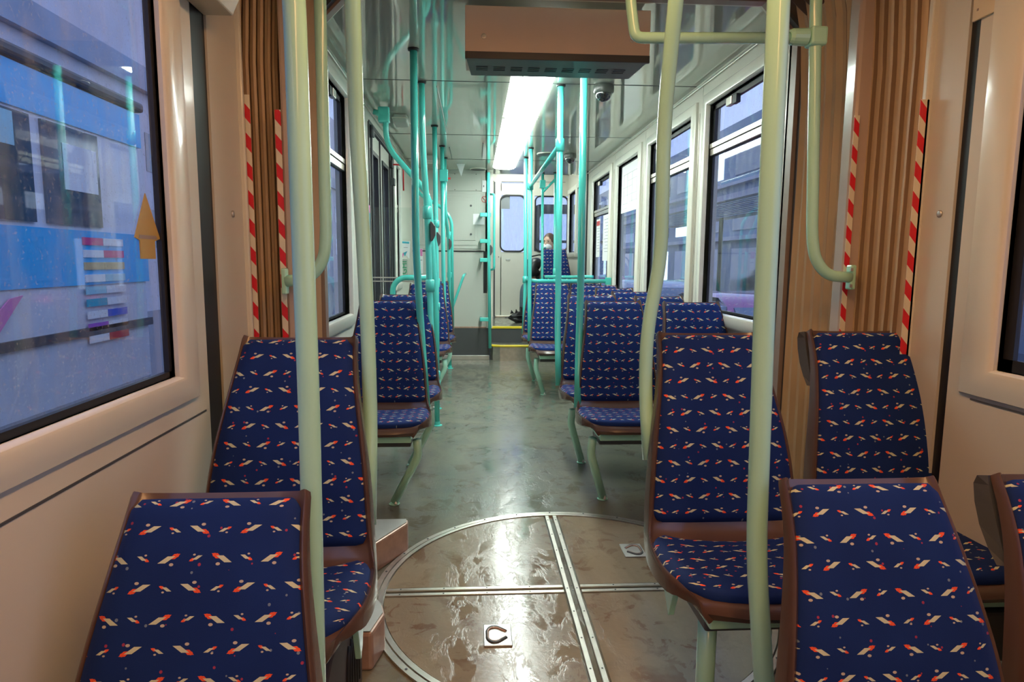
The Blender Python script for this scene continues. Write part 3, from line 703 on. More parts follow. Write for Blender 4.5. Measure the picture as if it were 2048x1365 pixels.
# the four close poles rising from the front seats
pole('grab_pole', 'pale mint pole at left front, rising beside the front left seat',
     [at(584,-60,1.14), at(590,40,1.14), at(606,500,1.14), at(618,800,1.14), at(631,1365,1.14), at(633,1480,1.14)], 0.0190, 'mint', 'near mint poles', rfil=0.2)
pole('grab_pole', 'bent mint pole left of the aisle, rising from the seat above the heater',
     [at(701,-70,1.58), at(705,0,1.6), at(713,252,1.68), at(728,500,1.70), at(737,700,1.70), at(741,850,1.69), at(738,1050,1.62)], 0.0190, 'mint', 'near mint poles', rfil=0.07)
pole('grab_pole', 'pale mint pole at right front with a kink low down beside the front right seat',
     [at(1560,-60,1.16), at(1556,30,1.16), at(1528,640,1.17), at(1512,1110,1.17), at(1528,1365,1.16), at(1532,1420,1.16)], 0.0195, 'mint', 'near mint poles', rfil=0.08)
pole('grab_pole', 'S-bent mint pole right of the aisle, rising from the seat on the mint post',
     [at(1357,-60,1.60), at(1352,0,1.62), at(1328,240,1.72), at(1322,520,1.78), at(1294,660,1.79), at(1290,780,1.79), at(1299,920,1.74)], 0.0190, 'mint', 'near mint poles', rfil=0.12)
# curved rails on the bellows ring
YR = 2.02
r = pole('curved_rail', 'bright mint rail curving from the ceiling into the right ring post flange',
     [at(1634,-60,YR), at(1632,0,YR), at(1624,470,YR), at(1630,520,YR), at(1655,552,YR), at(1700,555,YR)], 0.0180, 'mint', 'rails on the articulation ring', rfil=0.06, cat='rail')
c = at(1700,555,YR)-r.location
MB().box((c.x-0.004,c.y-0.012,c.z-0.040),(c.x+0.014,c.y+0.020,c.z+0.040),0.005).obj('flange', 'mint', r)
MB().box((c.x-0.008,c.y-0.016,c.z+0.020),(c.x+0.000,c.y-0.008,c.z+0.030)).box((c.x-0.008,c.y-0.016,c.z-0.032),(c.x+0.0,c.y-0.008,c.z-0.022)).obj('screw', 'steel', r)
j = at(1632,75,YR)-r.location
MB().box((j.x-0.026,j.y-0.026,j.z-0.028),(j.x+0.026,j.y+0.026,j.z+0.028),0.008).lathe([(0.020,-0.085),(0.024,-0.075),(0.026,-0.03)], j, 16, 'x').obj('joint', 'mint', r)
r = pole('curved_rail', 'mint cross rail bending down from the ceiling in front of the display housing',
     [at(1258,-60,YR), at(1262,10,YR), at(1270,75,YR), at(1300,76,YR), at(1605,76,YR)], 0.0165, 'mint', 'rails on the articulation ring', rfil=0.10, cat='rail')
r = pole('curved_rail', 'mint rail curving from the ceiling into the left ring post flange',
     [at(638,-60,YR), at(640,0,YR), at(652,470,YR), at(648,520,YR), at(622,556,YR), at(572,563,YR)], 0.0180, 'mint', 'rails on the articulation ring', rfil=0.06, cat='rail')
c = at(572,563,YR)-r.location
MB().box((c.x-0.012,c.y-0.012,c.z-0.040),(c.x+0.004,c.y+0.020,c.z+0.040),0.005).obj('flange', 'mint', r)

RF = 0.0185
def cp(x, y): return (x, y, ZC)
G = 'turquoise poles along the left of the aisle'
t = pole('grab_pole', 'turquoise pole nearest the gate left of the aisle, behind the first left seat', [cp(-0.293,3.29),(-0.292,3.29,1.2),(-0.270,3.28,0.80),(-0.235,3.16,0.42)], RF, 'aqua', G, cp(-0.293,3.29), rfil=0.15)
t = pole('grab_pole', 'turquoise pole with black stop button, second left of the aisle', [cp(-0.301,3.87),(-0.299,3.87,1.80),(-0.275,3.87,1.45),(-0.262,3.86,0.9),(-0.24,3.74,0.42)], RF, 'aqua', G, cp(-0.301,3.87), rfil=0.15)
clamp(t, (-0.276,3.87,1.43), RF, 'aqua', 0.075); clamp(t, (-0.262,3.86,1.00), RF, 'aqua', 0.075); stopbutton(t, (-0.262,3.85,1.32))
t = pole('grab_pole', 'turquoise pole cranked out from the left wall above the door and down to the floor', [(-0.66,4.43,2.12),(-0.583,4.43,2.10),(-0.580,4.43,1.90),(-0.345,4.43,1.64),(-0.300,4.43,1.56),(-0.262,4.43,0.9),(-0.258,4.43,0.0)], RF, 'aqua', G, rfil=0.12)
base(t, (-0.258,4.43,0.0), RF, 'aqua'); clamp(t, (-0.260,4.43,0.36), RF, 'aqua', 0.06)
c = Vector((-0.600,4.43,2.10))-t.location
MB().box((c.x-0.03,c.y-0.03,c.z-0.05),(c.x+0.045,c.y+0.03,c.z+0.05),0.01).obj('wall_bracket', 'aqua', t)
t = pole('grab_pole', 'turquoise pole with black stop button, third left of the aisle', [cp(-0.300,5.08),(-0.296,5.08,1.6),(-0.286,4.98,1.0),(-0.286,4.95,0.0)], RF, 'aqua', G, cp(-0.300,5.08), rfil=0.2)
base(t, (-0.286,4.95,0), RF, 'aqua'); clamp(t, (-0.293,5.05,1.43), RF, 'aqua', 0.06); clamp(t, (-0.287,5.0,0.98), RF, 'aqua', 0.07); clamp(t, (-0.286,4.96,0.80), RF, 'aqua', 0.06); clamp(t, (-0.286,4.95,0.20), RF, 'aqua', 0.05); stopbutton(t, (-0.292,5.03,1.31))
t = pole('grab_pole', 'turquoise pole carrying a small turquoise box, fourth left of the aisle', [cp(-0.285,5.95),(-0.280,5.95,1.0),(-0.262,5.95,0.40)], RF, 'aqua', G, cp(-0.285,5.95))
b = MB().box((-0.012,-0.05,-0.052),(0.062,0.05,0.052),0.006).obj('ticket_box', 'aqua', t); b.location = Vector((-0.295,5.94,1.905))-t.location
MB().box((0.062,-0.02,-0.03),(0.085,0.02,-0.015)).obj('latch', 'red', b)
t = pole('grab_pole', 'turquoise pole furthest along the left, with a stop button before the bulkhead', [cp(-0.292,6.62),(-0.290,6.62,1.6),(-0.262,6.80,1.40),(-0.258,6.85,0.0)], RF, 'aqua', G, cp(-0.292,6.62), rfil=0.15)
base(t, (-0.258,6.85,0), RF, 'aqua'); stopbutton(t, (-0.268,6.78,1.32)); clamp(t, (-0.266,6.80,1.42), RF, 'aqua', 0.06); clamp(t, (-0.260,6.85,1.0), RF, 'aqua', 0.06)
t = pole('grab_pole', 'turquoise pole cranked out from the left wall beyond the door', [(-0.66,6.9,2.05),(-0.60,6.9,2.02),(-0.595,6.9,1.85),(-0.33,6.9,1.70),(-0.235,6.9,1.58),(-0.230,6.9,0.42)], RF*0.95, 'aqua', G, rfil=0.15)
t = pole('door_hoop', 'turquoise hoop rail beside the left door behind the seats', [(-0.545,4.36,0.0),(-0.545,4.36,0.98),(-0.49,4.36,1.035),(-0.30,4.36,1.035)], RF, 'aqua', rfil=0.12, cat='rail')
t = pole('grab_rail', 'short turquoise slanted grab rail on the grey bulkhead', [(-0.10,7.40,1.0),(-0.117,7.30,0.985),(-0.241,7.30,0.63),(-0.27,7.35,0.55)], RF*0.8, 'aqua', rfil=0.03, cat='rail')
G = 'turquoise poles along the right of the aisle'
t = pole('grab_pole', 'turquoise pole right of the aisle in front, rising from the first right saloon seat', [cp(0.545,3.30),(0.550,3.30,1.0),(0.540,3.26,0.72),(0.520,3.14,0.42)], RF, 'aqua', G, cp(0.545,3.30), rfil=0.12)
t = pole('grab_pole', 'turquoise pole with the rail joint near the ceiling, second right of the aisle', [cp(0.505,3.87),(0.508,3.87,1.0),(0.502,3.82,0.72),(0.500,3.72,0.42)], RF, 'aqua', G, cp(0.505,3.87), rfil=0.12)
clamp(t, (0.506,3.87,1.83), RF, 'aqua', 0.075)
t = pole('grab_pole', 'turquoise pole at the far end of the high aisle rail', [cp(0.515,5.97),(0.515,5.97,0.9),(0.51,5.85,0.42)], RF, 'aqua', G, cp(0.515,5.97), rfil=0.15)
clamp(t, (0.515,5.97,1.83), RF, 'aqua', 0.07)
t = pole('grab_pole', 'turquoise pole behind the far end of the high aisle rail, left neighbour', [cp(0.513,6.52),(0.520,6.52,0.9),(0.50,6.45,0.42)], RF, 'aqua', G, cp(0.513,6.52), rfil=0.15)
clamp(t, (0.518,6.52,0.965), RF, 'aqua', 0.07)
pole('high_rail', 'turquoise rail running along the aisle under the ceiling between two poles', [(0.506,3.89,1.83),(0.515,5.95,1.83)], RF*0.9, 'aqua', cat='rail')
t = pole('seat_rail', 'horizontal turquoise rail from the aisle pole to the right window pillar', [(0.536,6.50,0.965),(0.56,6.04,0.965),(1.285,6.04,0.968)], RF, 'aqua', rfil=0.05, cat='rail')
MB().box((-0.045,-0.02,-0.035),(0.008,0.02,0.035),0.004).obj('wall_bracket', 'aqua', t)
pole('seat_rail', 'second horizontal turquoise rail close behind, fixed to the right wall', [(0.80,7.30,0.975),(1.12,7.30,0.975),(1.20,7.05,0.985),(1.29,6.95,0.985)], RF, 'aqua', rfil=0.05, cat='rail')
G = 'turquoise poles on the raised platform'
t = pole('platform_pole', 'turquoise platform pole with a small box beside the seated passenger', [(0.795,7.60,2.165),(0.812,7.60,0.0)], RF*0.85, 'aqua', G, (0.795,7.60,ZC))
b = MB().box((-0.038,-0.03,-0.045),(0.030,0.03,0.045),0.005).obj('ticket_box', 'aqua', t); b.location = Vector((0.798,7.60,2.04))-t.location
t = pole('platform_pole', 'turquoise platform pole right of the seated passenger face', [(0.944,7.57,2.165),(0.957,7.57,0.0)], RF, 'aqua', G, (0.944,7.57,ZC))
clamp(t, (0.953,7.57,1.02), RF, 'aqua', 0.10)
pole('platform_rail', 'short sloping turquoise rail joining the two platform poles', [(0.944,7.57,2.10),(0.800,7.60,1.95)], RF*0.75, 'aqua', cat='rail')
t = pole('entrance_pole', 'turquoise pole beside the steps, clamped to the grey bulkhead', [(0.158,7.28,2.12),(0.166,7.28,1.27),(0.182,7.28,0.16)], RF, 'aqua')
for k, zz in enumerate((1.66,1.37,1.16,0.49)):
    c = Vector((0.166,7.28,zz))-t.location
    MB().box((c.x-0.10,c.y-0.012,c.z-0.022),(c.x+0.022,c.y+0.022,c.z+0.022),0.006).box((c.x-0.10,c.y+0.0,c.z-0.02),(c.x-0.07,c.y+0.165,c.z+0.02),0.004).obj('clamp', 'aqua', t)
stopbutton(t, (0.172,7.27,1.27))
t = pole('entrance_rail', 'slim vertical turquoise handrail behind the entrance pole', [(0.175,7.42,1.90),(0.225,7.30,1.885),(0.228,7.30,1.06),(0.18,7.42,1.045)], RF*0.7, 'aqua', rfil=0.03, cat='rail')
# draught screen by the door
g = thing('draught_screen', 'clear glass draught screen with chrome rail by the left door', 'screen', (-0.5,4.40,0))
MB().box((-0.16,0.0,0.62),(0.20,0.006,1.50)).obj('pane', 'clear', g)
MB().box((-0.18,-0.012,1.005),(0.20,0.012,1.012),0.001).box((-0.18,-0.012,1.030),(0.20,0.012,1.037),0.001).obj('chrome_rail', 'steel', g)
# ------------------------------------------------------------------ display housing on the gate
d = thing('display_housing', 'beige passenger display housing with vented dark underside hanging from the gate', 'display', (0.333,2.78,2.14))
MB().box((-0.368,-0.13,-0.177),(0.368,0.12,0.0),0.004).obj('housing', 'displaybox', d)
MB().box((-0.368,-0.132,-0.200),(0.368,-0.118,-0.172),0.002).obj('lip', 'graphite', d)
vp = MB().prism([(-0.365,-0.125),(0.365,-0.125),(0.345,0.13),(-0.345,0.13)],'z',-0.192,-0.178).obj('vent_panel', 'graphite', d)
s = MB()
for k in range(9):
    x = -0.30+k*0.072
    for q in range(3): s.box((x-0.024,0.00+q*0.022,-0.1935),(x+0.024,0.008+q*0.022,-0.1915))
s.obj('vent_slot', 'dark', vp)
for x in (-0.295, 0.295):
    MB().lathe([(0.010,-0.131),(0.010,-0.133),(0.006,-0.1335),(0,-0.1335)], (x,0,-0.115), 16, 'y').obj('lock', 'steel', d).location = (0,0,0)
# ------------------------------------------------------------------ dome cameras, speakers, ceiling bits
def dome(x, y, label, r=0.055):
    t = thing('dome_camera', label, 'security camera', (x,y,ZC), 'ceiling dome cameras')
    MB().lathe([(r*1.02,0.0),(r*1.08,-0.006),(r*1.08,-0.038),(r*0.98,-0.046),(r*0.80,-0.048)], seg=32).obj('housing', 'dome_housing', t, smooth=False, sharp=40)
    MB().lathe([(r*0.85,-0.040)]+[(r*0.85*math.cos(a*PI/20), -0.046-r*0.85*math.sin(a*PI/20)) for a in range(0,10)]+[(0,-0.046-r*0.85)], seg=32).obj('dome', 'lens', t, smooth=True)
dome(0.755, 3.86, 'dome camera nearest, on the right ceiling beside the display housing')
dome(0.915, 6.25, 'far dome camera behind the turquoise poles near the right wall')
def speaker(x, y, label):
    t = thing('ceiling_speaker', label, 'speaker', (x,y,ZC), 'round ceiling speakers')
    MB().lathe([(0.085,0.0),(0.085,-0.008),(0.07,-0.012),(0.0,-0.012)], seg=28).obj('grille', 'dome_housing', t)
    MB().lathe([(0.075,-0.009),(0.092,-0.006),(0.092,0.0)], seg=28).obj('rim', 'frame', t)
speaker(0.69, 6.28, 'flush round ceiling speaker between the right turquoise poles')
speaker(0.045, 7.38, 'flush round ceiling speaker close above the grey bulkhead')
tag(MB().box((-0.222,3.95,ZC-0.010),(-0.214,5.30,ZC-0.001),0.002).obj('ceiling_strip', 'steel'), 'thin chrome strip along the ceiling hatch edge left of the lamps', 'ceiling strip')
tag(MB().box((-0.225,6.0,ZC-0.010),(-0.219,6.7,ZC-0.001),0.002).obj('ceiling_strip', 'dark'), 'thin dark strip on the ceiling near the grey bulkhead', 'ceiling strip')
tag(MB().box((0.075,5.75,ZC-0.012),(0.082,6.45,ZC-0.001),0.002).obj('ceiling_strip', 'dark'), 'short dark bracket strip on the ceiling left of the lamp row', 'ceiling strip')
p = (at(802,232,4.75))
t = thing('door_mechanism_box', 'small grey box on the ceiling above the left door, nearest', 'ceiling box', (-0.52,4.80,ZC))
MB().box((-0.05,-0.10,-0.055),(0.05,0.10,0.0),0.010).obj('cover', 'cabinet', t); MB().box((-0.055,-0.105,-0.03),(0.055,0.105,-0.024)).obj('seam_band', 'frame', t)
t = thing('door_mechanism_box', 'small grey double box on the ceiling further along, before the bulkhead', 'ceiling box', (-0.42,6.55,ZC))
MB().box((-0.06,-0.10,-0.05),(0.06,0.02,0.0),0.010).obj('cover', 'cabinet', t); MB().box((-0.06,0.04,-0.05),(0.06,0.16,0.0),0.010).obj('cover', 'cabinet', t)
t = thing('sign_pennant', 'small white triangular sign hanging from the ceiling by the bulkhead', 'sign', (-0.14,7.0,ZC))
MB().prism([(-0.045,-0.002),(0.045,-0.002),(0.005,-0.13)],'y',-0.002,0.002).obj('panel', 'white', t)
e = thing('emergency_handle', 'red emergency door handle hanging high on the left wall', 'emergency handle', (XL,5.70,1.90))
MB().tube(fillet([(0.0,-0.10,0.05),(0.06,-0.10,0.05),(0.10,-0.06,0.045),(0.10,-0.06,-0.16)],0.03,5), 0.0065, 10).obj('handle', 'red', e, smooth=True)
MB().box((0.0,-0.14,0.02),(0.02,-0.06,0.08),0.004).obj('bracket', 'dark', e)
MB().box((0.0,-0.10,-0.12),(0.03,-0.03,-0.06),0.004).obj('catch', 'graphite', e)

# ------------------------------------------------------------------ left door
dr = struct('door_1', MB().sweep_rect(XL-0.02, 1, DOORY[0]+0.02, DOORY[1]-0.02, 0.03, 2.04, [(0.02,-0.02),(0.02,0.022),(0.0,0.022),(0.0,-0.02)]), 'graphite')
for k in range(2):
    y0 = DOORY[0]+0.035+k*0.56; y1 = y0+0.52
    lf = wall_boxes(XL-0.05, XL-0.012, y0, y1, 0.04, 2.03, [(y0+0.10,y1-0.10,0.55,1.90)]).obj('door_leaf', 'frame', dr)
    MB().sweep_rect(XL-0.012, 1, y0+0.10, y1-0.10, 0.55, 1.90, [(-0.015,-0.03),(-0.015,0.008),(0.012,0.010),(0.014,0.0)]).obj('rubber_seal', 'dark', lf)
    MB().box((XL-0.036,y0+0.10,0.55),(XL-0.030,y1-0.10,1.90)).obj('pane', 'glass', lf)
    MB().box((XL-0.05,y1-0.002,0.04),(XL-0.004,y1+0.03,2.03)).obj('edge_rubber', 'dark', lf)
MB().lathe([(0.0,1.97),(0.022,1.97),(0.022,2.02),(0.012,2.05),(0.0,2.05)], (XL+0.01,DOORY[0]+0.05,0), 16).tube([(XL+0.01,DOORY[0]+0.05,0.1),(XL+0.01,DOORY[0]+0.05,1.98)],0.009,8).obj('pivot_rod', 'graphite', dr)
struct('trim_12', MB().box((XL-0.02,DOORY[1]+0.01,0.0),(XL+0.012,DOORY[1]+0.14,2.06)).box((XL-0.01,DOORY[0]-0.03,0.0),(XL+0.006,DOORY[0]-0.005,2.06)).box((XL-0.01,DOORY[0],2.05),(XL+0.006,DOORY[1]+0.1,2.075)), 'dark')

M['magenta'] = mat('magenta_sticker', (0.75, 0.05, 0.25), 0.5)
def text_mesh(name, body, size, m, parent, loc, rot, depth=0.0006):
    cu = bpy.data.curves.new('t', 'FONT'); cu.body = body; cu.size = size; cu.extrude = depth; cu.offset = size*0.018; cu.align_x = 'CENTER'; cu.align_y = 'CENTER'
    o = bpy.data.objects.new('t', cu); C.objects.link(o); dg = bpy.context.evaluated_depsgraph_get()
    me = bpy.data.meshes.new_from_object(o.evaluated_get(dg)); bpy.data.objects.remove(o); me.materials.clear(); me.materials.append(M[m])
    o = bpy.data.objects.new(name, me); C.objects.link(o); o.parent = parent; o.location = loc; o.rotation_euler = rot; return o
# posters and leaflets
def paper(name, label, face, u0, u1, z0, z1, X, m='white', group=None):
    inw = 1 if X < 0 else -1
    t = thing(name, label, 'poster', (X,(u0+u1)/2,(z0+z1)/2), group)
    MB().box((0,-(u1-u0)/2,-(z1-z0)/2),(inw*0.0015,(u1-u0)/2,(z1-z0)/2)).obj('sheet', m, t); return t
def print_box(t, y0, y1, z0, z1, m, name='print'):
    inw = 1 if t.location.x < 0 else -1
    return MB().box((inw*0.0015,y0,z0),(inw*0.0022,y1,z1)).obj(name, m, t)
t = thing('poster', 'leaflet with GHI in upright green letters beside the left wall past the door', 'poster', (-0.670,6.30,1.06))
MB().box((-0.034,0,-0.10),(0.028,0.002,0.10)).obj('sheet', 'cabinet', t)
er = (Matrix.Rotation(PI/2,4,'X') @ Matrix.Rotation(PI/2,4,'Z')).to_euler()
text_mesh('lettering', 'GHI', 0.075, 'green', t, (-0.003,-0.001,0.02), er)
MB().prism([(-0.02,-0.09),(0.006,-0.085),(0.012,-0.06),(-0.004,-0.066),(-0.016,-0.06)],'y',-0.001,0.0).obj('print', 'magenta', t)
t = thing('poster', 'white leaflet with teal header and torn pink corner on the left wall', 'poster', (-0.655,6.28,1.25)); t.rotation_euler = (0,0.06,0)
MB().prism([(-0.044,0.085),(0.040,0.085),(0.038,-0.085),(-0.012,-0.03),(-0.036,-0.02)],'y',-0.001,0.001).obj('sheet', 'white', t)
MB().box((-0.040,-0.002,0.060),(0.030,-0.001,0.078)).obj('header', 'tealink', t); MB().prism([(-0.034,-0.035),(-0.012,-0.035),(-0.03,-0.09)],'y',-0.002,-0.001).obj('print', 'pink', t)
MB().prism([(-0.020,-0.03),(0.018,-0.01),(-0.005,-0.065)],'y',-0.003,-0.002).obj('print', 'tealink', t); MB().box((-0.02,-0.002,0.02),(0.02,-0.001,0.024)).obj('text_line', 'ink', t)
t = thing('poster', 'white sheet with pink square stuck on the bulkhead at its left end', 'poster', (-0.610,YB-0.003,1.17))
MB().box((-0.028,-0.002,-0.17),(0.028,0,0.17)).obj('sheet', 'white', t)
MB().box((-0.026,-0.004,0.03),(0.024,-0.002,0.11)).obj('print', 'pink', t); MB().box((-0.026,-0.004,0.125),(0.026,-0.002,0.15)).obj('header', 'tealink', t); MB().box((-0.02,-0.004,-0.02),(0.02,-0.002,-0.012)).obj('text_line', 'ink', t)
# papers stuck on the right windows
xg = XR+0.024
def paperR(name, label, y0, y1, z0, z1, group=None): return paper(name, label, 'y', y0, y1, z0, z1, xg, 'white', group)
t = paperR('route_map', 'large white route map sheet filling the upper third window on the right', 5.14, 5.82, 1.58, 1.985)
s = MB()
for k, (a, b, c2, d2) in enumerate(((-0.30,0.28,0.12,0.122),(-0.30,0.10,0.06,0.0615),(-0.05,0.30,0.01,0.0115),(-0.30,0.22,-0.06,-0.0585),(-0.25,0.05,-0.12,-0.1185))): s.box((-0.0015,a,c2),(-0.0022,b,d2))
for y in (-0.2,-0.05,0.12,0.25): s.box((-0.0015,y,-0.13),(-0.0022,y+0.003,0.12))
s.box((-0.0015,0.10,-0.17),(-0.0022,0.28,-0.168)).box((-0.0015,0.10,-0.13),(-0.0022,0.28,-0.128))
s.obj('route_lines', 'ink', t)
t = paperR('notice', 'tall white notice with red header on the fourth right window', 6.78, 6.98, 1.20, 1.60, 'notices on the fourth right window')
print_box(t, -0.09, 0.09, 0.13, 0.18, 'red', 'header'); s = MB()
for k in range(9): s.box((-0.0015,-0.08,0.10-k*0.03),(-0.0022,0.07-0.02*(k%3),0.104-k*0.03))
s.obj('text_lines', 'ink', t)
t = paperR('notice', 'wide white notice right of the red-headed one on the fourth right window', 6.22, 6.62, 1.16, 1.62, 'notices on the fourth right window')
s = MB()
for k in range(11): s.box((-0.0015,-0.16,0.18-k*0.032),(-0.0022,0.15-0.04*(k%3),0.184-k*0.032))
s.obj('text_lines', 'ink', t)
t = thing('door_sticker', 'small pink and blue sticker just before the left door', 'sticker', (XL+0.008,4.33,1.46))
MB().box((0,-0.06,0.0),(0.002,0.06,0.05)).obj('pink_half', 'pink', t); MB().box((0,-0.06,-0.10),(0.002,0.06,0.0)).obj('blue_half', 'tealink', t)
# brown arrow sticker on the near left pane
t = thing('arrow_sticker', 'amber up-pointing arrow sticker on the big left window', 'sticker', (XL-0.011,1.463,1.222))
MB().prism([(0,0.068),(0.055,-0.028),(0.030,-0.034),(0.030,-0.073),(-0.035,-0.073),(-0.035,-0.034),(-0.055,-0.028)],'x',-0.001,0.001).obj('arrow', 'amber', t)
MB().prism([(-0.036,-0.022),(0.036,-0.022),(0.040,-0.030),(-0.040,-0.030)],'x',0.001,0.0016).obj('arrow_band', 'gate', t)
# cream notice plate at the right edge, top
t = thing('notice_plate', 'cream plate with small pin marks high at the right edge', 'plate', (XR-0.004,1.640,1.85))
MB().box((-0.004,-0.045,-0.075),(0.004,0.048,0.12),0.002).obj('plate', 'plate', t)
s = MB()
for a, b in ((-0.03,-0.045),(0.03,-0.05),(-0.02,0.0),(0.02,0.03),(0.0,0.07)): s.box((-0.0045,a-0.003,b-0.003),(-0.0038,a+0.003,b+0.003))
s.obj('pin_marks', 'gate', t)

# ------------------------------------------------------------------ bulkhead, steps, cab wall
struct('wall_bulkhead', MB().box((XL,YB,0.383),(0.150,YB+0.06,ZC+0.05)).box((0.150,YB+0.03,0.375),(0.175,YD,2.42)).box((0.13,YB,1.26),(0.175,YB+0.06,ZC+0.05)), 'cabinet')
struct('wall_plinth', MB().box((XL,YB-0.004,0.0),(0.175,YB+0.06,0.372)), 'graphite')
struct('baseboard_bulkhead', MB().box((XL,YB-0.02,0.0),(0.178,YB-0.004,0.055),0.004), 'steel')
struct('trim_14', MB().box((XL,YB-0.008,0.372),(0.145,YB+0.02,0.392),0.002), 'rust')
struct('trim_15', MB().box((XL,YB-0.006,1.250),(0.115,YB+0.002,1.266)).box((0.108,YB-0.006,0.78),(0.150,YB+0.001,1.262)), 'dark')
struct('trim_16', MB().box((0.150,YB-0.02,0.375),(0.168,YB+0.02,0.80)).box((0.170,YB-0.004,0.375),(0.215,YB+0.03,2.3)), 'frame')
t = thing('cabinet_door', 'upper grey flap panel of the electrical cabinet in the bulkhead', 'cabinet door', (-0.08,YB,2.03), 'bulkhead cabinet panels')
MB().box((-0.60,-0.008,-0.095),(0.165,0.0,0.10),0.003).obj('panel', 'cabinet', t)
s = MB()
for x in (-0.14,0.10): s.box((x,-0.011,-0.088),(x+0.008,-0.007,-0.080)).box((x,-0.011,0.086),(x+0.008,-0.007,0.094))
s.obj('screw', 'dark', t)
t = thing('cabinet_door', 'large grey hatch panel with two round knobs in the bulkhead', 'cabinet door', (-0.08,YB,1.58), 'bulkhead cabinet panels')
MB().box((-0.60,-0.008,-0.295),(0.165,0.0,0.315),0.003).obj('panel', 'cabinet', t)
h = MB().box((-0.56,-0.014,-0.255),(0.12,-0.0085,0.28),0.003).obj('hatch', 'cabinet', t)
MB().box((-0.50,-0.018,-0.20),(0.09,-0.0145,0.24),0.003).obj('inner_panel', 'cabinet', h)
for z in (0.19,-0.13): MB().lathe([(0.012,-0.018),(0.012,-0.026),(0.0,-0.027)], (0.045,0,z), 14, 'y').obj('knob', 'graphite', h)
t = thing('sticker', 'white sticker strip high beside the entrance pole', 'sticker', (0.115,YB-0.004,1.99)); MB().box((-0.022,-0.002,-0.065),(0.022,0,0.065)).obj('sheet', 'white', t); MB().box((-0.012,-0.003,-0.01),(0.0,-0.002,0.01)).obj('mark', 'ink', t)
t = thing('prohibition_sign', 'small round red crossed-out sticker beside the entrance pole', 'sign', (0.118,YB-0.004,1.845))
MB().tube([(0.032*math.cos(a*PI/12),-0.002,0.032*math.sin(a*PI/12)) for a in range(25)],0.0028,6,False).tube([(-0.022,-0.002,0.022),(0.022,-0.002,-0.022)],0.0028,6).obj('ring', 'red', t)
t = thing('notice', 'white sheet taped on the bulkhead left of the entrance pole', 'poster', (0.06,YB-0.022,1.62)); MB().box((-0.07,-0.002,-0.06),(0.06,0,0.06)).obj('sheet', 'white', t)
# steps and platform
struct('floor_platform', MB().box((0.175,7.63,0.0),(XR,YD+0.1,0.372)), 'floor')
t = thing('step', 'metal step with yellow edge below the raised platform', 'step', (0.60,7.50,0))
MB().prism([(-0.415,0.13),(-0.415,-0.02),(-0.38,-0.10),(-0.30,-0.13),(0.68,-0.13),(0.68,0.13)],'z',0.0,0.165).obj('riser', 'alu', t)
MB().prism([(-0.41,0.13),(-0.41,-0.02),(-0.375,-0.095),(-0.30,-0.122),(0.68,-0.122),(0.68,0.13)],'z',0.1655,0.178).obj('tread', 'floor', t)
MB().tube([(-0.415,0.0,0.172),(-0.412,-0.03,0.172),(-0.378,-0.102,0.172),(-0.30,-0.131,0.172),(0.66,-0.131,0.172)],0.014,8).obj('yellow_edge', 'yellow', t)
struct('floor_platform_riser', MB().box((0.175,7.622,0.178),(XR,7.630,0.355)), 'graphite')
bpy.data.objects['floor_platform_riser'].name = 'trim_17'
struct('trim_18', MB().box((0.175,7.612,0.350),(XR,7.66,0.376),0.004), 'yellow')
# cab wall
struct('wall_cab', MB().prism([(0.175,0.375),(0.29,0.375),(0.29,2.22),(0.175,2.22)],'y',YD,YD+0.05).prism([(0.175,2.22),(XR,2.22),(XR,2.42),(0.175,2.42)],'y',YD,YD+0.05).prism([(0.775,0.375),(XR,0.375),(XR,1.29),(0.775,1.29)],'y',YD,YD+0.05).prism([(0.775,2.04),(XR,2.04),(XR,2.22),(0.775,2.22)],'y',YD,YD+0.05).prism([(0.775,1.29),(0.83,1.29),(0.83,2.04),(0.775,2.04)],'y',YD,YD+0.05), 'wall')
struct('trim_19', MB().box((0.20,YD-0.004,2.325),(XR,YD+0.002,2.335)).box((0.20,YD-0.004,2.225),(1.25,YD+0.002,2.23)).box((0.27,YD-0.01,0.375),(0.29,YD+0.02,2.22)), 'graphite')
def rrect(x0, x1, z0, z1, r, n=6):
    pts = []
    for cx, cz, a0 in ((x1-r,z1-r,0),(x0+r,z1-r,90),(x0+r,z0+r,180),(x1-r,z0+r,270)):
        for k in range(n+1):
            a = math.radians(a0+90*k/n); pts.append((cx+r*math.cos(a), cz+r*math.sin(a)))
    return pts
def rframe(pts_in, pts_out, y0, y1):
    s = MB(); n = len(pts_in); rows = []
    for k in list(range(n))+[0]:
        a, b = pts_in[k], pts_out[k]; rows.append([(a[0],y0,a[1]),(b[0],y0,b[1]),(b[0],y1,b[1]),(a[0],y1,a[1]),(a[0],y0,a[1])])
    s.grid(rows); return s
cd = struct('door_2', MB().box((0.28,YD-0.005,0.372),(0.375,YD+0.03,2.23)).box((0.695,YD-0.005,0.372),(0.79,YD+0.03,2.23)).box((0.365,YD-0.005,0.40),(0.705,YD+0.03,1.275)).box((0.365,YD-0.005,2.045),(0.705,YD+0.03,2.20)), 'frame')
rframe(rrect(0.372,0.690,1.295,2.030,0.07), rrect(0.352,0.712,1.272,2.052,0.09), YD-0.014, YD+0.03).obj('rubber_seal', 'dark', cd)
rframe(rrect(0.34,0.72,1.262,2.06,0.07), rrect(0.30,0.76,1.20,2.10,0.001), YD-0.0055, YD-0.003).obj('window_surround', 'frame', cd)
MB().prism(rrect(0.365,0.70,1.285,2.04,0.08),'y',YD+0.01,YD+0.014).obj('pane', 'glass', cd)
MB().box((0.44,YD-0.012,1.155),(0.50,YD-0.005,1.185),0.003).obj('handle', 'steel', cd); MB().box((0.335,YD-0.009,1.20),(0.347,YD-0.005,1.212)).obj('lock', 'dark', cd)
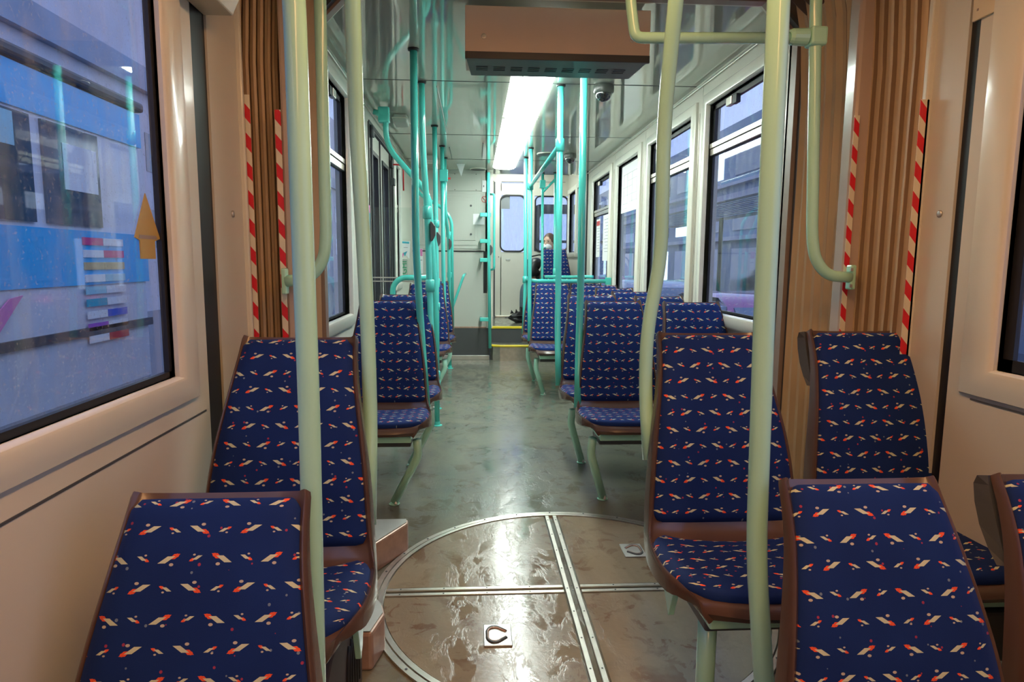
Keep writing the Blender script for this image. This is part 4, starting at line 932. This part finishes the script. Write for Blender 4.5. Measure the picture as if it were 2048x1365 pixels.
MB().box((0.50,YD-0.008,2.135),(0.54,YD-0.005,2.15)).obj('number_plate', 'cabinet', cd)
MB().box((0.373,YD+0.004,1.86),(0.49,YD+0.007,2.03)).obj('inner_sticker', 'ink', cd)
w = struct('window_cab', rframe(rrect(0.85,1.28,1.30,2.025,0.06), rrect(0.83,1.298,1.275,2.045,0.08), YD-0.012, YD+0.03), 'dark'); w.name = 'window_30'
MB().prism(rrect(0.84,1.29,1.285,2.04,0.07),'y',YD+0.01,YD+0.014).obj('pane', 'glass', w)
t = thing('cab_windscreen', 'dark framed cab windscreen seen through the pane right of the cab door', 'windscreen', (1.05,9.9,1.25))
rframe(rrect(-0.05,1.0,-0.5,0.62,0.08), rrect(-0.16,1.1,-0.6,0.76,0.12), 0.0, 0.06).obj('frame', 'graphite', t)
MB().prism(rrect(-0.08,1.03,-0.53,0.65,0.08),'y',0.03,0.034).obj('pane', 'glass', t); MB().box((-0.05,-0.02,0.18),(1.0,0.03,0.22)).obj('crossbar', 'graphite', t)
MB().box((-0.16,0.0,-1.3),(1.1,0.10,-0.6)).obj('apron', 'graphite', t)
# small slats in the door sill
struct('trim_20', MB().box((0.29,YD-0.10,0.372),(0.80,YD,0.40),0.004), 'alu')

# ------------------------------------------------------------------ the masked passenger
def skin_mesh(name, verts, edges, radii, m, parent=None, levels=2):
    me = bpy.data.meshes.new(name); me.from_pydata([tuple(v) for v in verts], edges, []); o = bpy.data.objects.new(name, me); C.objects.link(o)
    o.modifiers.new('skin', 'SKIN')
    for i, r in enumerate(radii):
        rr = r if isinstance(r, tuple) else (r, r); me.skin_vertices[0].data[i].radius = rr
    me.skin_vertices[0].data[0].use_root = True
    sb = o.modifiers.new('sub', 'SUBSURF'); sb.levels = levels; sb.render_levels = levels
    dg = bpy.context.evaluated_depsgraph_get(); dg.update()
    me2 = bpy.data.meshes.new_from_object(o.evaluated_get(dg)); bpy.data.objects.remove(o)
    for p in me2.polygons: p.use_smooth = True
    me2.materials.clear(); me2.materials.append(M[m])
    o = bpy.data.objects.new(name, me2); C.objects.link(o)
    if parent: o.parent = parent
    return o
PX, PY = 1.035, 8.48
per = thing('person', 'seated person in dark jacket, jeans and white face mask, behind the platform seat', 'person', (PX,PY,0.350))
# local coordinates, +z up, facing -x
J = {'pel':(0,0,0.46),'spine':(0.03,0,0.60),'chest':(0.0,0,0.78),'neck':(-0.040,-0.005,0.93),'head':(-0.055,-0.015,1.035),'top':(-0.055,-0.015,1.095),
     'sl':(-0.01,0.15,0.83),'el':(-0.10,0.20,0.63),'wl':(-0.25,0.12,0.60),'sr':(-0.01,-0.15,0.83),'er':(-0.12,-0.20,0.62),'wr':(-0.24,-0.12,0.60),
     'hl':(-0.04,0.09,0.46),'kl':(-0.37,0.10,0.47),'al':(-0.37,0.09,0.125),'tl':(-0.46,0.07,0.072),'hr':(-0.04,-0.09,0.46),'kr':(-0.38,-0.10,0.48),'ar':(-0.39,-0.10,0.125),'tr':(-0.48,-0.12,0.072)}
def fig(names, edges, rad, nm, m, parent): return skin_mesh(nm, [J[n] for n in names], [(names.index(a),names.index(b)) for a,b in edges], rad, m, parent)
nb = ['pel','spine','chest','neck','head','top','sl','el','wl','sr','er','wr','hl','kl','al','tl','hr','kr','ar','tr']
verts = [J[n] for n in nb]; rad = [0.11,0.105,0.105,0.048,0.072,0.060,0.050,0.038,0.026,0.050,0.038,0.026,0.07,0.05,0.036,0.03,0.07,0.05,0.036,0.03]
edges = [('pel','spine'),('spine','chest'),('chest','neck'),('neck','head'),('head','top'),('chest','sl'),('sl','el'),('el','wl'),('chest','sr'),('sr','er'),('er','wr'),('pel','hl'),('hl','kl'),('kl','al'),('al','tl'),('pel','hr'),('hr','kr'),('kr','ar'),('ar','tr')]
E_ = [(nb.index(a),nb.index(b)) for a,b in edges]
for wn_, sy in (('wl',1),('wr',-1)):
    w0 = J[wn_]; pb = len(verts); verts.append((w0[0]-0.045,w0[1],w0[2]-0.005)); rad.append((0.030,0.016)); E_.append((nb.index(wn_),pb))
    for q in range(4):
        yy = w0[1]+(q-1.5)*0.019; ln = (0.075,0.085,0.080,0.062)[q]; a = len(verts)
        verts += [(w0[0]-0.075,yy,w0[2]-0.002),(w0[0]-0.075-ln*0.5,yy,w0[2]-0.012),(w0[0]-0.075-ln*0.8,yy,w0[2]-0.040)]; rad += [0.009,0.0085,0.008]; E_ += [(pb,a),(a,a+1),(a+1,a+2)]
    a = len(verts); verts += [(w0[0]-0.045,w0[1]-sy*0.035,w0[2]-0.01),(w0[0]-0.085,w0[1]-sy*0.050,w0[2]-0.025)]; rad += [0.010,0.009]; E_ += [(pb,a),(a,a+1)]
skin_mesh('body', verts, E_, rad, 'skin', per)
jn = ['spine','chest','neck','sl','el','wl','sr','er','wr','pel']
fig(jn, [('spine','chest'),('chest','neck'),('chest','sl'),('sl','el'),('el','wl'),('chest','sr'),('sr','er'),('er','wr'),('spine','pel')], [0.135,0.135,0.062,0.072,0.056,0.042,0.072,0.056,0.042,0.13], 'jacket', 'fleece', per)
fig(['pel','hl','kl','al','hr','kr','ar'], [('pel','hl'),('hl','kl'),('kl','al'),('pel','hr'),('hr','kr'),('kr','ar')], [0.125,0.095,0.070,0.052,0.095,0.070,0.052], 'jeans', 'denim', per)
for a, t_ in (('al','tl'),('ar','tr')):
    A, T = Vector(J[a]), Vector(J[t_])
    skin_mesh('boot', [A+Vector((0,0,0.12)),A,A+Vector((0.0,0,-0.045)),T+Vector((0,0,0))], [(0,1),(1,2),(2,3)], [0.056,0.054,0.050,0.044], 'nylon', per)
# head details
hd = Vector(J['head'])
face = Vector((-0.55,-0.84,0)).normalized(); sd = Vector((-face.y,face.x,0))
me = MB(); rows = []
def ellip(s, c, rx, ry, rz, n=16, m_=12, ax=None):
    rows = []
    for a in range(m_+1):
        th = PI*a/m_; rows.append([Vector(c)+sd*(rx*math.sin(th)*math.cos(2*PI*b/n))+face*(ry*math.sin(th)*math.sin(2*PI*b/n))+Vector((0,0,rz*math.cos(th))) for b in range(n)])
    s.grid(rows, close=True); return s
hm = ellip(MB(), hd+Vector((0,0,0.005)), 0.074, 0.092, 0.115)
ellip(hm, hd+face*0.088+Vector((0,0,-0.012)), 0.013, 0.020, 0.022, 8, 6)
for sg_ in (-1,1): ellip(hm, hd+sd*sg_*0.076+Vector((0,0,-0.005)), 0.008, 0.018, 0.028, 8, 6)
hm.obj('head', 'skin', per, smooth=True)
hr = ellip(MB(), hd-face*0.016+Vector((0,0,0.028)), 0.083, 0.096, 0.108, 18, 12)
for k in range(7): hr.tube([hd+sd*(0.05*(k-3)/3)-face*0.08+Vector((0,0,0.05)), hd+sd*(0.06*(k-3)/3)-face*0.105+Vector((0,0,-0.02)), hd+sd*(0.045*(k-3)/3)-face*0.08+Vector((0,0,-0.10))],[0.018,0.020,0.010],8)
o = hr.obj('hair', 'hair', per, smooth=True)
mk = ellip(MB(), hd+face*0.052+Vector((0,0,-0.048)), 0.062, 0.064, 0.050, 18, 12).obj('face_mask', 'white', per, smooth=True)
ellip(MB(), hd+face*0.112+Vector((0,0,-0.062)), 0.014, 0.010, 0.014, 10, 8).obj('mask_valve', 'tealink', mk, smooth=True)
for sg_ in (-1,1):
    ellip(MB(), hd+face*0.083+sd*sg_*0.030+Vector((0,0,0.018)), 0.012, 0.008, 0.006, 10, 8).obj('eye', 'eye', per, smooth=True)
    MB().tube([hd+face*0.088+sd*sg_*0.014+Vector((0,0,0.036)), hd+face*0.084+sd*sg_*0.044+Vector((0,0,0.038))],0.0035,6).obj('eyebrow', 'hair', per, smooth=True)
ellip(MB(), hd+Vector((0.01,0,-0.115)), 0.072, 0.072, 0.045, 16, 8).obj('collar', 'fleece', per, smooth=True)
bn = thing('platform_bench', 'low bench under the masked passenger on the platform', 'bench', (1.05,8.48,0.375))
MB().box((-0.25,-0.25,0.28),(0.20,0.25,0.335),0.015).obj('cushion', 'moquette', bn); MB().box((-0.20,-0.22,0.0),(0.18,0.22,0.28),0.01).obj('base', 'graphite', bn)
# backpack on the lap and folded umbrella
bp = thing('backpack', 'black backpack held on the lap of the masked passenger', 'backpack', (0.765,8.33,0.94))
skin_mesh('bag', [(0,0,0),(-0.03,0,0.10),(0.02,0,0.20),(0.11,0,0.16)], [(0,1),(1,2),(2,3)], [(0.13,0.12),(0.145,0.125),(0.12,0.10),(0.09,0.09)], 'nylon', bp)
MB().tube(fillet([(0.12,-0.10,0.20),(0.10,-0.13,0.30),(-0.08,-0.13,0.26),(-0.10,-0.12,0.12)],0.06,6),0.009,8).obj('strap', 'fleece', bp, smooth=True)
um = thing('umbrella', 'folded black umbrella lying on the platform by the boots', 'umbrella', (0.56,8.16,0.435)); um.rotation_euler = (0,0,0.15)
s = MB(); rows = []
n = 16
for a, (x, r) in enumerate(((-0.12,0.012),(-0.09,0.05),(-0.02,0.085),(0.06,0.09),(0.14,0.065),(0.20,0.03))):
    rows.append([(x + (0.02 if b%2 else -0.012), r*(1.25 if b%2 else 0.72)*math.cos(2*PI*b/n), r*(1.25 if b%2 else 0.72)*math.sin(2*PI*b/n)*0.75) for b in range(n)])
v = s.grid(rows, close=True); s.b.faces.new(v[0]); s.b.faces.new(v[-1][::-1])
for q in range(5): s.prism([(-0.10+q*0.06,0.05),(-0.055+q*0.06,0.055),(-0.085+q*0.06,0.12-0.012*abs(q-2))],'y',-0.02,0.012)
s.obj('canopy', 'nylon', um)
MB().tube([(-0.13,0,0),(-0.17,0,0)],0.006,8).tube([(0.18,0,0),(0.26,0,0.0)],0.012,10).obj('handle', 'graphite', um, smooth=True)

# ------------------------------------------------------------------ outside: street, buildings, a second tram, cars
GZ = -0.95
M['asphalt'] = mat('wet_blue_grey_asphalt', (0.10, 0.12, 0.15), 0.22, var=0.25, vscale=0.8, bump=0.1, bscale=30)
M['concrete'] = mat('pale_concrete_facade', (0.62, 0.62, 0.68), 0.7, var=0.12, vscale=0.6)
M['bluefacade'] = mat('blue_grey_facade', (0.30, 0.38, 0.50), 0.5, var=0.25, vscale=0.4)
M['tramblue'] = mat('bright_blue_tram_paint', (0.0, 0.45, 0.90), 0.25, coat=0.5, var=0.03)
M['tramwhite'] = mat('white_tram_paint', (0.70, 0.74, 0.82), 0.3, coat=0.4)
M['tramglass'] = mat('dark_tram_window', (0.03, 0.09, 0.14), 0.06, coat=1.0, var=0.5, vscale=2.0)
M['carpaint'] = mat('violet_car_paint', (0.30, 0.06, 0.24), 0.2, coat=1.0); M['carpaint2'] = mat('silver_car_paint', (0.45, 0.48, 0.55), 0.22, metal=0.4, coat=1.0)
M['carglass'] = mat('car_window', (0.10, 0.16, 0.26), 0.05, coat=1.0)
M['purple'] = mat('purple_sticker', (0.35, 0.06, 0.55), 0.5); M['bluest'] = mat('blue_sticker', (0.05, 0.12, 0.62), 0.5); M['tan'] = mat('tan_sticker', (0.62, 0.46, 0.22), 0.5)
M['paleaqua'] = mat('pale_aqua_sticker', (0.35, 0.66, 0.75), 0.5)
tag(MB().box((-40,-12,GZ-0.1),(40,80,GZ)).obj('street', 'asphalt'), kind='structure'); bpy.data.objects['street'].name = 'ground'
b = tag(MB().box((-16,-12,GZ),(-13,80,14)).obj('wall', 'concrete'), kind=None)
b.name = 'building'; MB().box((-13.3,-12,7.6),(-12.7,80,8.5)).obj('cornice', 'bluefacade', b); tag(b, 'pale concrete building beyond the passing tram, through the left windows', 'building')
for k in range(12):
    for z in (1.6, 4.6): MB().box((-13.02,-8+k*7,z),(-12.98,-4.6+k*7,z+1.5)).obj('window', 'tramglass', b)
b = thing('building', 'blue-grey street facade with lit strips, through the right windows', 'building', (13,20,GZ))
MB().box((0,-18,0),(4,60,9)).obj('wall', 'bluefacade', b)
random.seed(3)
for k in range(14):
    for q, z in enumerate((0.6, 3.7, 6.4)):
        lit = (k+q) % 4 == 0
        MB().box((-0.05,-14+k*4.6,z),(0.02,-11+k*4.6,z+ (2.2 if q == 0 else 1.7))).obj('window', 'shoplight' if lit else 'tramglass', b)
MB().box((-0.3,-18,3.2),(0,60,3.4)).box((-0.3,-18,5.9),(0,60,6.05)).obj('cornice', 'concrete', b)
cn = thing('canopy', 'slatted street shelter roof seen through the right windows', 'canopy', (8.5,20,2.4))
MB().box((-1.6,-6.2,0.45),(1.6,12,0.60)).obj('roof', 'concrete', cn)
for k in range(9): MB().box((-1.6,-6,0.0+k*0.045),(-1.55,12,0.022+k*0.045)).obj('slat', 'bluefacade', cn)
for y in (-5, 2, 9): MB().tube([(0,y,0.45),(0,y,GZ-2.4)],0.07,10).obj('post', 'graphite', cn, smooth=True)
def car(x, y, paint, label, rot=0.0):
    t = thing('car', label, 'car', (x,y,GZ), 'cars in the street on the right'); t.rotation_euler = (0,0,rot); t.scale = (1,1,1.14)
    prof = [(0.0,0.30),(0.0,0.75),(0.10,0.95),(0.55,1.42),(0.80,1.50),(2.2,1.50),(2.55,1.42),(3.15,1.0),(4.0,0.88),(4.25,0.72),(4.28,0.32),(3.95,0.26),(0.3,0.24)]
    s = MB(); rows = []
    for xx, k in ((-0.84,0.90),(-0.86,0.985),(-0.80,1.0),(0.80,1.0),(0.86,0.985),(0.84,0.90)):
        rows.append([(xx*(1.0 if z < 0.97 else 0.90-(z-0.97)*0.16), 2.1+(yy-2.1)*k, z*(1 if z < 0.97 or abs(xx) <= 0.8 else 0.985)) for yy, z in prof])
    v = s.grid([r+[r[0]] for r in rows], close=False); s.obj('body', paint, t, sharp=30, merge=1e-4)
    MB().prism([(0.30,1.02),(0.62,1.40),(0.82,1.44),(2.15,1.44),(2.45,1.38),(2.95,1.02)],'x',-0.80,0.80).prism([(0.09,0.98),(0.50,1.40),(0.60,1.36),(0.2,0.96)],'x',-0.66,0.66).prism([(3.10,1.0),(2.56,1.40),(2.46,1.36),(3.0,0.98)],'x',-0.66,0.66).obj('window', 'carglass', t)
    for wx in (-0.80,0.80):
        for wy in (0.75,3.40):
            MB().lathe([(0.0,-0.1),(0.18,-0.11),(0.30,-0.10),(0.32,-0.06),(0.32,0.06),(0.30,0.10),(0.18,0.11),(0,0.1)], (wx,wy,0.32), 20, 'x').obj('wheel', 'dark', t, smooth=True)
    for wx in (-0.66,0.66): MB().box((wx-0.14,-0.03,0.78),(wx+0.14,0.06,0.93),0.02).obj('tail_light', 'taillight', t)
    return t
car(3.6, 6.6, 'carpaint', 'violet car with lit red tail lights beside the first saloon window')
car(3.7, 12.2, 'carpaint2', 'silver car with lit red tail lights beside the middle saloon windows')
car(3.7, 18.0, 'carpaint', 'violet car with lit tail lights further along the street')
car(3.8, 30, 'carpaint2', 'silver car with tail lights glowing far down the street')
car(6.4, 40, 'carpaint', 'violet car glowing in the distance of the far lane')
car(7.2, 10.5, 'carpaint2', 'silver car in the far lane of the street')
car(3.6, 0.6, 'carpaint2', 'silver car beside the near right window')
# passing tram
TXX = -3.6; TE = 7.4
tr = thing('passing_tram', 'bright blue and white tram passing close by outside the left window', 'tram', (TXX,TE,GZ))
g = GZ
def tb(y0, y1, z0, z1, x1=0.0, x0=-2.4, bev=0.0): return MB().box((x0,y0-TE,z0-g),(x1,y1-TE,z1-g),bev)
tb(-9,TE,-0.2,2.72,-0.02,-2.4,0.06).obj('body', 'tramwhite', tr)
tb(-9,TE-0.01,0.90,1.40,0.0,-0.3).obj('blue_band', 'tramblue', tr)
tb(-9,TE-0.01,2.33,2.68,0.0,-0.3).obj('roof_band', 'tramblue', tr)
tb(-9,TE+0.01,2.70,2.80,0.05,-2.45,0.03).obj('roof_edge', 'graphite', tr)
for k, (a, c2) in enumerate(((5.75,6.55),(3.75,5.60),(1.9,3.60),(0.0,1.75),(-2,-0.2),(-4,-2.2))): tb(a,c2,1.44,2.30,0.006,-0.2).obj('window', 'tramglass', tr)
for k, y in enumerate((4.9, 2.7)): tb(y-0.5,y+0.5,2.02,2.28,0.010,-0.1).obj('hopper_pane', 'paleaqua', tr)
tb(6.0,6.5,1.75,2.15,0.012,0.004).obj('window_sticker', 'white', tr)
cols = [('magenta','white'),('white','magenta'),('tan','tan'),('white','paleaqua'),('paleaqua','white'),('tealink','white'),('white','bluest'),('purple','white'),('white','red')]
for k, (a, c2) in enumerate(cols):
    z = 1.27-k*0.115
    tb(6.20,6.52,z,z+0.07,0.010,0.0).obj('sticker', a, tr); tb(6.53,6.88,z,z+0.07,0.010,0.0).obj('sticker', c2, tr)
tb(-9,TE,0.42,0.50,0.01,-0.2).obj('skirt_line', 'graphite', tr)
MB().prism([(-2.6,1.55),(-2.45,1.60),(-2.2,1.78),(-2.05,1.80),(-2.35,1.52),(-2.45,1.49)],'x',0.0,0.012).prism([(-3.3,1.82),(-3.2,1.80),(-2.4,1.40),(-2.45,1.36)],'x',0.0,0.010).obj('emblem', 'pink', tr)
MB().box((-2.2,-14,0.1),(-0.2,-0.6,0.8)).obj('bogie', 'dark', tr)
